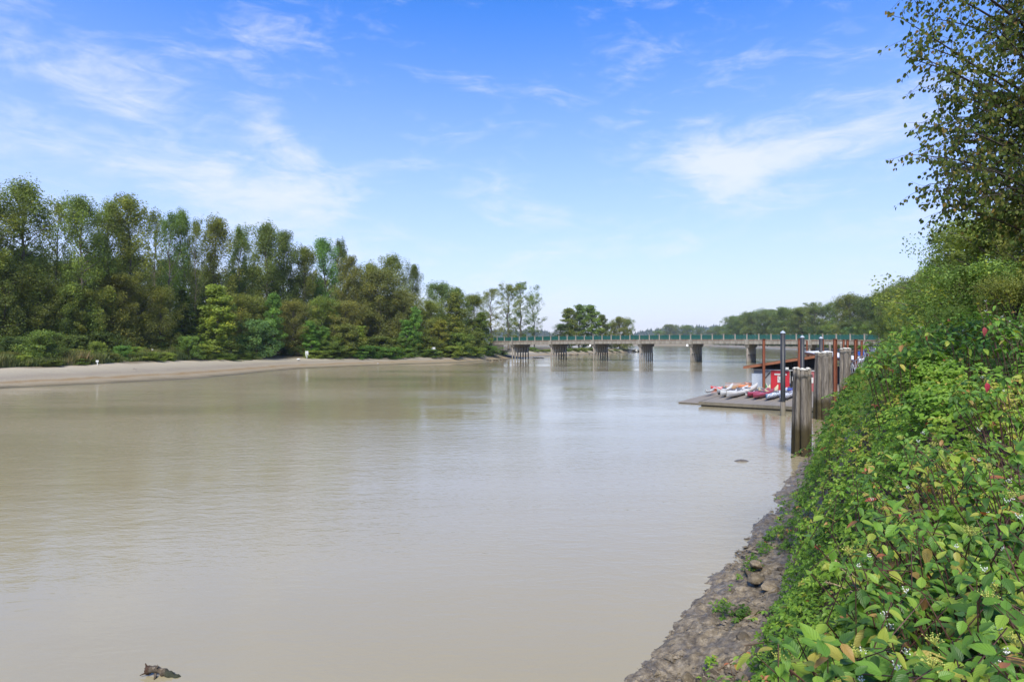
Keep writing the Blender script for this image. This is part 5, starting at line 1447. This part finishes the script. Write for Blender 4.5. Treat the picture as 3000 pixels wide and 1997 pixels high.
def join_leaves(name, root, items, mat):
    """items: (template index arrays) -> one part"""
    Vs, Fs, Us, Ts = [], [], [], []; o = 0
    for (tpl, pos, A, Nn, L, tint) in items:
        Rm = np.array(frame(A, Nn)); P = (tpl[1] * L) @ Rm.T + np.array(pos - root.location)
        Vs.append(P); Fs.append(tpl[2] + o); Us.append(tpl[3]); Ts.append(np.full(len(P), tint)); o += len(P)
    me = mesh_np(name, np.concatenate(Vs), np.concatenate(Fs), mat, True, {'tint': np.concatenate(Ts)}, np.concatenate(Us))
    return tag(link(name, me, root), kind='stuff')
berry_w = simple('white_berry', (.55, .55, .48), .4, 0, .1, 5, 0); berry_y = simple('green_bud', (.30, .32, .06), .6, 0, .2, 5, 0)
def berry_cluster(rng, n, r, rad, mat, name):
    m = MB()
    for _ in range(n):
        c = Vector((rng.normal(0, r), rng.normal(0, r), rng.normal(0, r * .45)))
        m.tube([c - Vector((0, 0, rad)), c - Vector((0, 0, rad * .6)), c, c + Vector((0, 0, rad * .6)), c + Vector((0, 0, rad))], [rad * .1, rad * .8, rad, rad * .8, rad * .1], 6, False)
        m.tube([c, Vector((0, 0, -r * 1.4))], [rad * .18, rad * .18], 4, False)
    return m.mesh(name, mat, True)
_br = np.random.default_rng(9)
BERRY = [berry_cluster(_br, 7, .011, .0029, berry_w, 'berry_cluster') for _ in range(3)]
BUDS = [berry_cluster(_br, 34, .017, .0028, berry_y, 'flower_buds') for _ in range(2)]
def pick_tint(rng, bias):
    r = rng.uniform()
    return float(np.clip(rng.normal(.37 + bias, .22), 0, .9)) if r > .012 else float(rng.uniform(.93, 1))
def dogwood(px, py, y, rx, ry, lab, seed, sprigs=26, parts=110, size=.09, bias=0.0, lean=(-.35, -.2)):
    rng = np.random.default_rng(seed)
    c = at(px, py, y); t_ = c.x * U[0] + c.y * U[1]; s_ = c.x * Vv[0] + c.y * Vv[1]
    gz = float(bank_ground(s_ + .35, t_ + .2)); base = st(s_ + .35, t_ + .25, gz)
    root = thing('dogwood_shrub', lab, 'shrub', base, 0, 'dogwood shrubs on the near bank')
    mb = MB(); leaves = []
    for i in range(sprigs):
        q = rng.normal(size=2) * .52; dy = rng.normal(0, .22) * y / 4
        tip = at(px + np.clip(q[0], -1.1, 1.1) * rx, py + np.clip(q[1], -1.1, 1.1) * ry, max(1.35, y + dy + .15 * np.clip(q[1], -1, 1) * -1))
        d = (Vector((lean[0] + rng.normal(0, .45), lean[1] + rng.normal(0, .45), .75 + rng.normal(0, .25)))).normalized()
        L = rng.uniform(.22, .42); p0 = tip - d * L
        mid = p0.lerp(base, .5) + Vector((rng.normal(0, .06), rng.normal(0, .06), -.05))
        if i % 2 == 0: mb.tube([base.lerp(mid, .2) - base, mid - base, p0 - base, tip - base], [.008, .006, .004, .002], 5, False)
        else: mb.tube([mid - base, p0 - base, tip - base], [.0045, .0035, .0018], 5, False)
        nodes = int(rng.integers(3, 6)); rot = rng.uniform(0, 6.28); sb = rng.normal(bias, .12)
        e1 = d.orthogonal().normalized(); e2 = d.cross(e1)
        for k in range(nodes):
            f = 1 - k * .24 / L * .9 if k else 1.0
            f = max(f, .02); pos = p0.lerp(tip, f)
            for sg in (1, -1):
                a = rot + k * 1.57 + (0 if sg > 0 else math.pi) + rng.normal(0, .18)
                side = e1 * math.cos(a) + e2 * math.sin(a)
                A = (side * 1.0 + d * rng.uniform(.15, .6) + Vector((0, 0, -rng.uniform(.15, .75) - .12 * k))).normalized()
                Nn = (d * .6 + Vector((0, 0, 1.0)) + Vector((rng.normal(0, .2), rng.normal(0, .2), 0)))
                l = size * .92 * rng.uniform(.7, 1.2) * (.62 if k == 0 else 1.0)
                leaves.append((DOG[int(rng.integers(3))], pos + A * .012, A, Nn, l, pick_tint(rng, sb)))
        if rng.uniform() < .10:
            o = link('berry_cluster', BERRY[i % 3], root, tip + Vector((0, 0, .02)) - base)
        elif rng.uniform() < .06:
            o = link('flower_buds', BUDS[i % 2], root, tip + Vector((0, 0, .025)) - base)
    tag(link('stems', mb.mesh('stems', M['stem'], True), root), kind='stuff')
    # the leaves nearest the eye are single parts, the rest one mass
    leaves.sort(key=lambda q: q[1].length if False else (q[1] - cam.location).length)
    for (tpl, pos, A, Nn, l, ti) in leaves[:parts]: add_leaf_part(root, tpl, pos, A, Nn, l)
    if len(leaves) > parts: join_leaves('inner_foliage', root, leaves[parts:], M['dog_mass_v'])
    return root
DOGS = [
 (2330, 1905, 2.35, 110, 70, 'broad-leaved dogwood sprig reaching over the mud at the bottom of the photo', 1, 11, 110, .125, -.08),
 (2520, 1940, 2.2, 120, 60, 'dogwood with spotted yellowing leaves at the bottom edge', 2, 20, 120, .118, .10),
 (2720, 1930, 2.0, 130, 70, 'dogwood with bright fresh leaves at the bottom edge, right of the spotted one', 3, 20, 120, .115, .02),
 (2920, 1920, 1.95, 120, 80, 'dogwood in the bottom right corner with drooping dull leaves', 4, 22, 120, .118, .06),
 (2640, 1760, 2.7, 130, 75, 'dogwood with large arching yellow-green leaves above the bottom edge', 5, 24, 120, .112, .06),
 (2870, 1720, 2.6, 140, 80, 'dogwood with white berries and purplish leaves at the right edge', 6, 26, 120, .112, .16),
 (2560, 1620, 3.3, 120, 75, 'dogwood with pale green leaves and small berries left of the purplish one', 7, 26, 110, .098, .10),
 (2780, 1560, 3.3, 140, 75, 'dogwood with dull green leaves in the middle of the bank', 8, 26, 110, .098, .0),
 (2950, 1500, 3.1, 110, 90, 'dogwood at the right edge below the shaded hollow', 9, 26, 110, .10, -.05),
 (2560, 1430, 4.3, 90, 60, 'dogwood with a yellow-spotted sprig standing out of the brambles', 10, 20, 90, .095, .18),
 (2900, 1340, 4.1, 130, 70, 'dogwood with lanceolate leaves and yellowish buds near the right edge', 11, 26, 100, .10, .05),
 (2720, 1290, 5.2, 120, 60, 'dogwood of mid-green leaves in the upper middle of the bank', 12, 24, 90, .098, -.02),
 (2900, 1130, 6.2, 130, 70, 'dogwood high on the bank beside the single red leaf', 13, 28, 90, .10, .0),
 (2590, 1010, 9.2, 60, 50, 'dogwood sprouting on the crest in front of the bridge end', 14, 24, 60, .12, .05),
 (2760, 960, 9.5, 130, 50, 'dogwood along the crest of the bank below the willow scrub', 15, 30, 60, .12, .04),
 (2950, 920, 7.6, 100, 50, 'dogwood on the crest of the bank at the right edge', 16, 28, 70, .11, .02),
]
for d in DOGS: dogwood(*d)
o = link('leaf', None); bpy.data.objects.remove(o)
def red_leaf(px, py, y, lab, col):
    root = thing('hanging_leaf', lab, 'leaf', at(px, py, y))
    me = DOG[1][0].copy(); me.materials.clear(); me.materials.append(simple('red_leaf', col, .5, 0, .4, 14, .1))
    o = link('blade', me, root); o.matrix_local = Matrix.LocRotScale(Vector((0, 0, .0)), frame(Vector((.15, -.1, -1)), Vector((-.2, -1, .2))).to_quaternion(), Vector((.10, .10, .10)))
    link('stalk', MB().tube([(0, 0, 0), (.01, .02, .05)], [.002, .002], 5).mesh('stalk', M['stem']), root)
red_leaf(2883, 958, 6.0, 'single dark red leaf hanging on the crest of the bank', (.26, .05, .05))
red_leaf(2890, 1120, 5.4, 'small crimson leaf below the red hanging leaf', (.33, .03, .05))

# ---- brambles in five stretches along the bank
def cane(rng, root, s, t_, out, L, n=9, leafsize=.07, parts=None):
    """an arching cane with three-part leaves, rooted in the thicket"""
    z = float(veg_top(s, t_)); p = st(s, t_, z - .25); d = Vector((-Vv[0] * out, -Vv[1] * out, .55)) + Vector((rng.normal(0, .25), rng.normal(0, .25), rng.normal(0, .15)))
    d.normalize(); pts = [p]
    for i in range(n): d = (d + Vector((0, 0, -.17))).normalized(); p = p + d * (L / n); pts.append(p)
    gz = [max(q.z, float(bank_ground(q.x * Vv[0] + q.y * Vv[1], q.x * U[0] + q.y * U[1])) + .05) for q in pts]
    pts = [Vector((q.x, q.y, z_)) for q, z_ in zip(pts, gz)]
    link('cane', MB().tube([q - root.location for q in pts], list(np.linspace(.006, .002, len(pts))), 5, False).mesh('cane', M['cane'], True), root)
    for i in range(2, len(pts)):
        dd = (pts[i] - pts[i - 1]).normalized(); sd = dd.cross(Vector((0, 0, 1))).normalized() * (1 if i % 2 else -1)
        c = pts[i] + sd * .04 + Vector((0, 0, .02)); A0 = (sd * .8 + dd * .5 + Vector((0, 0, -.2))).normalized(); Nn = Vector((rng.normal(0, .25), rng.normal(0, .25), 1))
        B0 = A0.cross(Nn).normalized()
        for a in (0, 1.1, -1.1): add_leaf_part(root, BRL[i % 2], c, (A0 * math.cos(a) + B0 * math.sin(a)), Nn, leafsize * rng.uniform(.8, 1.2))
BANDS = [ # t0, t1, s0, s1, leaf count, size, trip, canes, label
 (2.2, 7.0, -2.4, 2.2, 19000, .062, True, 2, 'leafy thicket under the dogwoods nearest the camera'),
 (6.6, 11.5, -2.5, 3.0, 21000, .062, True, 3, 'bright green bramble thicket spilling onto the rocks'),
 (11.2, 18.5, -3.0, 4.0, 22000, .074, True, 5, 'bramble thicket facing the nearest timber piles'),
 (18.2, 34, -3.1, 5.0, 19000, .105, True, 5, 'bramble thicket on the crest left of the gangway'),
 (33.5, 150, -3.2, 6.0, 15000, .24, True, 0, 'far bramble thicket along the bank towards the bridge'),
]
for i, (t0, t1, s0, s1, n, size, trip, nc, lab) in enumerate(BANDS):
    rng = np.random.default_rng(300 + i)
    s_c = -1.0; root = thing('bramble_thicket', lab, 'bramble', st(s_c, (t0 + t1) / 2, float(bank_ground(s_c, (t0 + t1) / 2))), 0, 'brambles on the near bank')
    V, F, tn = scatter_leaves(rng, n, t0, t1, s0, s1, size, deep=(.42, .42, .45, .55, .8)[i], trip=trip, tbias=(-.06, .08, -.02, .0, .0)[i])
    me = mesh_np('foliage', V - np.array(root.location), F, M['bramble'], False, {'tint': tn})
    tag(link('foliage', me, root), kind='stuff')
    m = MB()
    for k in range(70 if i < 4 else 0):      # stems inside the thicket
        s_ = rng.uniform(-2.0, s1 * .6); t_ = rng.uniform(t0, t1); z1 = float(veg_top(s_, t_)) - .05; z0 = float(bank_ground(s_, t_))
        if z1 < z0 + .3: continue
        a, b = st(s_ + rng.normal(0, .2), t_ + rng.normal(0, .2), z0), st(s_ + rng.normal(0, .15), t_ + rng.normal(0, .15), z1)
        m.tube([a - root.location, a.lerp(b, .55) + Vector((rng.normal(0, .08), rng.normal(0, .08), 0)) - root.location, b - root.location], [.009, .007, .003], 5, False)
    if m.v: tag(link('stems', m.mesh('stems', M['cane'], True), root), kind='stuff')
    for k in range(nc):
        cane(rng, root, rng.uniform(-2.25, -1.1) + (.55 if i == 0 else .25 if i == 1 else 0), rng.uniform(t0 + .8, t1 - .2), rng.uniform(.6, 1.1), rng.uniform(.5, .85), leafsize=.075 if i < 3 else .1)

# ---- dry grass stalks
M['straw'] = simple('dry_grass', (.48, .36, .22), .8, 0, .3, 9, .1)
for (p0, p1, p2, lab) in [((2560, 1760, 4.3), (2500, 1665, 4.3), (2425, 1628, 4.3), 'uppermost dry grass stalk with a feathery seed head'), ((2555, 1790, 4.2), (2510, 1700, 4.2), (2455, 1655, 4.2), 'middle dry grass stalk with a feathery seed head'),
                          ((2540, 1760, 4.0), (2480, 1715, 4.0), (2420, 1703, 4.0), 'lowest dry grass stalk, lying nearly level')]:
    a, b, c = at(*p0), at(*p1), at(*p2); root = thing('grass_stalk', lab, 'grass', a, 0, 'dry grass stalks over the brambles')
    q = [(a * (1 - f) ** 2 + b * 2 * f * (1 - f) + c * f * f) - a for f in np.linspace(0, 1, 12)]
    link('stalk', MB().tube(q, list(np.linspace(.003, .0015, 12)), 5, False).mesh('stalk', M['straw'], True), root)
    m = MB(); rg_ = np.random.default_rng(int(p2[1]))
    for k in range(60):
        f = rg_.uniform(.62, 1); e = (a * (1 - f) ** 2 + b * 2 * f * (1 - f) + c * f * f) - a; dd = Vector((rg_.normal(0, .006), rg_.normal(0, .006), rg_.normal(0, .005)))
        m.tube([e, e + dd + (c - b).normalized() * .012], [.0018, .0006], 4, False)
    link('seed_head', m.mesh('seed_head', M['straw']), root)

# ---- riprap at the foot of the bank
rk = np.random.default_rng(55); nrock = 0
BIG = [(2240, 1935, .16, 'pale rounded rock at the bottom edge beside the dogwood'), (2195, 1905, .20, 'dark wet rock left of the pale one'), (2185, 1870, .24, 'large flat brown rock below the bramble edge'),
       (2270, 1830, .22, 'pale angular rock under the hanging bramble'), (2215, 1690, .24, 'long grey rock with a dark face at the bramble foot'), (2250, 1715, .24, 'tilted grey slab beside the long grey rock'),
       (2215, 1650, .22, 'smooth beige rock half sunk in mud'), (2262, 1795, .20, 'dark blocky rock with a pale top')]
for (px, py, s, lab) in BIG:
    y = FPX * (EYE - .42) / (py - HZ)
    tag(link('riprap_rock', rock_mes[nrock % 9], None, (xat(px, y), y, .40), rk.uniform(0, 6), (s * 1.9, s * 1.5, s * 1.25)), lab, 'rock', 'rocks at the foot of the near bank'); nrock += 1
for k in range(130):
    t_ = 7.2 + 20 * rk.uniform(0, 1) ** 1.5; s_ = -2.28 + rk.normal(0, .26) - .012 * max(0, t_ - 10) * 2
    z = float(bank_ground(s_, t_)); s = rk.uniform(.10, .24) * (1.5 if rk.uniform() < .3 else 1.0)
    o = link('riprap_rock', rock_mes[k % 9], None, st(s_, t_, z + s * .02), 0, (s * rk.uniform(1.1, 1.7), s * rk.uniform(.9, 1.3), s * rk.uniform(.7, 1.1)))
    o.rotation_euler = (rk.normal(0, .4), rk.normal(0, .4), rk.uniform(0, 6))
    tag(o, ('grey riprap rock among many at the foot of the nearest brambles' if t_ < 11 else 'small riprap rock among many towards the timber piles' if t_ < 17 else 'distant riprap rock at the foot of the timber piles'), 'rock', 'rocks at the foot of the near bank')
# loose clods and pebbles on the mud
def clods():
    rng = np.random.default_rng(66); n = 5200
    t_ = 5.5 + 22 * rng.uniform(0, 1, n) ** 1.6; s_ = rng.uniform(-3.75, -2.0, n); z = bank_ground(s_, t_)
    z = z + (fbm(s_ * 2.1, t_ * 2.1, 31, 4, .55) - .5) * .34 * np.clip(1 - np.abs(s_ + 2.9) / 2, 0, 1)
    C = st_np(s_, t_, z + .01); r = rng.uniform(.012, .05, n) * (1 + (rng.uniform(0, 1, n) > .9) * .9)
    oc = np.array([(1, 0, 0), (0, 1, 0), (-1, 0, 0), (0, -1, 0), (0, 0, .7), (0, 0, -.7)], float)
    jit = rng.uniform(.6, 1.35, (n, 6, 1)); rot = rng.uniform(0, 6.28, n); c, s = np.cos(rot), np.sin(rot)
    P = oc[None] * jit * r[:, None, None] * np.array([1.5, 1.0, .8])
    P = np.stack([P[..., 0] * c[:, None] - P[..., 1] * s[:, None], P[..., 0] * s[:, None] + P[..., 1] * c[:, None], P[..., 2]], -1) + C[:, None]
    f = np.array([(0, 1, 4), (1, 2, 4), (2, 3, 4), (3, 0, 4), (1, 0, 5), (2, 1, 5), (3, 2, 5), (0, 3, 5)])
    F = (np.arange(n)[:, None, None] * 6 + f[None]).reshape(-1, 3)
    tag(link('mud_clods', mesh_np('mud_clods', P.reshape(-1, 3), F, M['mud'], False, {'soil': np.zeros(n * 6)})), 'scattered clods and pebbles on the wet mud', 'mud', kind='stuff')
clods()

# ================================================================== near trees of the right bank
TPL[('near', 0)] = tree_template('round', 71, h=7, prof=[(.02, 2.2), (.2, 3.0), (.5, 3.3), (.75, 2.7), (.9, 1.7), (1, .5)], limbs=84, cl=5, rc=.50, nl=84, ls=.125, tr=.16)
TPL[('near', 1)] = tree_template('round', 72, h=7, prof=[(.02, 2.0), (.2, 2.8), (.5, 3.0), (.75, 2.6), (.9, 1.8), (1, .6)], limbs=84, cl=5, rc=.46, nl=84, ls=.12, tr=.16)
TPL[('scrub', 0)] = tree_template('bush', 73, h=5, limbs=90, cl=4, rc=.30, nl=92, ls=.085, tr=.05)
TPL[('scrub', 1)] = tree_template('bush', 74, h=5, limbs=90, cl=4, rc=.28, nl=92, ls=.075, tr=.05)
G = 'near trees of the right bank'
for (kd, j, px, top, y, w, tone, lab) in [
 ('near', 0, 2960, 610, 19, 560, 'olive', 'tall olive tree under the overhanging poplar at the right edge'),
 ('near', 1, 2850, 655, 26, 270, 'green', 'mid-green tree with twigs reaching left against the sky'),
 ('near', 0, 2795, 745, 42, 165, 'green', 'green tree on the slope left of the one with reaching twigs'),
 ('near', 1, 2740, 785, 62, 150, 'olive', 'olive tree next to the dark-topped crown on the right skyline'),
 ('near', 0, 2690, 838, 88, 130, 'dark', 'dark green tree at the foot of the right skyline trees'),
 ('near', 1, 2645, 872, 105, 110, 'deep', 'deep shaded tree behind the golden willow'),
 ('near', 0, 3080, 560, 15, 420, 'yellow', 'olive-yellow tree cut by the right edge behind the poplar'),
 ('scrub', 0, 2870, 770, 15.5, 380, 'green', 'yellow-green willow scrub above the crest of the bank'),
 ('scrub', 1, 2740, 850, 22, 200, 'green', 'olive-yellow willow scrub left of the bigger willow scrub'),
 ('scrub', 0, 2690, 880, 32, 130, 'blue', 'grey-green scrub on the crest, lower left of the willows'),
 ('scrub', 1, 2632, 878, 48, 80, 'lime', 'golden willow drooping in front of the dark right trees'),
 ('scrub', 0, 2605, 925, 60, 90, 'deep', 'dark scrub at the right end of the bridge'),
 ('scrub', 1, 2980, 800, 12.5, 260, 'yellow', 'olive scrub at the right edge below the olive-yellow tree'),
 ('scrub', 0, 2780, 900, 13.5, 170, 'green', 'low yellow-green scrub just behind the crest dogwoods'),
]:
    tree_px(kd, j, px, top, y, w, tone, 'bank_tree' if kd == 'near' else 'willow_scrub', lab, 'tree' if kd == 'near' else 'shrub', G, z0=3.6)

# ---- overhanging poplar, top right
def poplar():
    rng = np.random.default_rng(91)
    root = thing('poplar_tree', 'big poplar overhanging from the right edge, its leaves against the sky', 'tree', (8.6, 8.8, 3.6))
    r0 = root.location; mb = MB()
    tz = lambda z: Vector((8.6 + .05 * math.sin(z), 8.8 + .06 * z - .2, z))
    mb.tube([tz(z) for z in (3.4, 5, 7, 9, 11, 13)], [.26, .22, .19, .15, .11, .05], 10)
    mb.v = [(a - r0.x, b - r0.y, c - r0.z) for a, b, c in mb.v]
    lim = MB()
    oy, ox = [-420, -100, 20, 120, 175, 260, 310, 400, 465, 520, 570, 620, 655], [2640, 2610, 2650, 2640, 2640, 2735, 2705, 2700, 2650, 2700, 2720, 2775, 2870]
    B, A, Nn, L, T_, PX = [], [], [], [], [], []
    def twig(p, d, n, l):
        """a twig with hanging leaves"""
        q = p.copy(); pts = [q.copy()]
        for k in range(n):
            d = (d + Vector((rng.normal(0, .2), rng.normal(0, .2), rng.normal(-.03, .1)))).normalized(); q = q + d * (l / n); pts.append(q.copy())
            for s in range(2):
                sd = Vector((rng.normal(0, 1), rng.normal(0, 1), rng.normal(-.7, .5))).normalized()
                base = q + sd * .025; ax = (sd * .5 + d * .4 + Vector((0, 0, -.75)) + Vector((rng.normal(0, .25), rng.normal(0, .25), 0))).normalized()
                nn = Vector((rng.normal(0, 1), rng.normal(0, 1) - .6, rng.normal(.2, .5))); nn = (nn - ax * nn.dot(ax)).normalized()
                B.append(base); A.append(ax); Nn.append(nn); L.append(rng.uniform(.042, .068)); T_.append(rng.uniform(0, .8) if rng.uniform() > .06 else rng.uniform(.8, 1)); PX.append(CX + FPX * base.x / base.y)
        lim.tube([x - r0 for x in pts], list(np.linspace(.004, .0015, len(pts))), 4, False)
    for k in range(84):
        py = rng.uniform(-330, 650); xl = float(np.interp(py, oy, ox))
        edge = k % 3 == 0
        px = xl + (rng.uniform(10, 60) if edge else rng.uniform(60, 480)); y = rng.uniform(7.2, 9.6)
        end = at(px, py, y); st_ = tz(min(12.5, max(4.5, end.z - rng.uniform(-.3, 1.0))))
        ctrl = st_.lerp(end, .5) + Vector((0, 0, rng.uniform(.15, .5)))
        pts = [st_ * (1 - f) ** 2 + ctrl * 2 * f * (1 - f) + end * f * f for f in np.linspace(0, 1, 9)]
        lim.tube([x - r0 for x in pts], list(np.linspace(.028, .004, 9)), 5, False)
        for f in np.linspace(.22, 1.0, 13):
            i = min(int(f * 8), 7); p = pts[i].lerp(pts[i + 1], f * 8 - i); d = (pts[i + 1] - pts[i]).normalized()
            pp = CX + FPX * p.x / p.y
            if pp < float(np.interp(HZ - (p.z - EYE) / p.y * FPX, oy, ox)) - 5 or pp > 3250: continue
            for _ in range(2):
                twig(p, (d * .6 + Vector((rng.normal(0, .6), rng.normal(0, .6), rng.normal(-.05, .65)))).normalized(), 6, rng.uniform(.28, .62))
    link('trunk', mb.mesh('trunk', M['bark'], True), root); tag(link('limbs', lim.mesh('limbs', M['bark_dark'], True), root), kind='stuff')
    B, A, Nn = (np.array([tuple(x) for x in q]) for q in (B, A, Nn)); L = np.array(L); T_ = np.array(T_); PX = np.array(PX)
    first = np.argsort(PX)[:250]; rest = np.setdiff1d(np.arange(len(L)), first)
    V, F = leaf6(B[rest] - np.array(r0), A[rest], Nn[rest], L[rest], L[rest] * .86, .10, .08)
    tag(link('foliage', mesh_np('foliage', V, F, M['poplar'], False, {'tint': np.repeat(T_[rest], 6)}), root), kind='stuff')
    Vl, Fl = leaf6(np.zeros((1, 3)), np.array([[0, 1, 0.]]), np.array([[0, 0, 1.]]), np.array([1.]), np.array([.86]), .10, .08)
    tpl = (mesh_np('leaf', Vl, Fl, M['poplar_obj']),)
    for i in first: add_leaf_part(root, tpl, Vector(B[i]), Vector(A[i]), Vector(Nn[i]), float(L[i]))
    return len(L)
poplar()
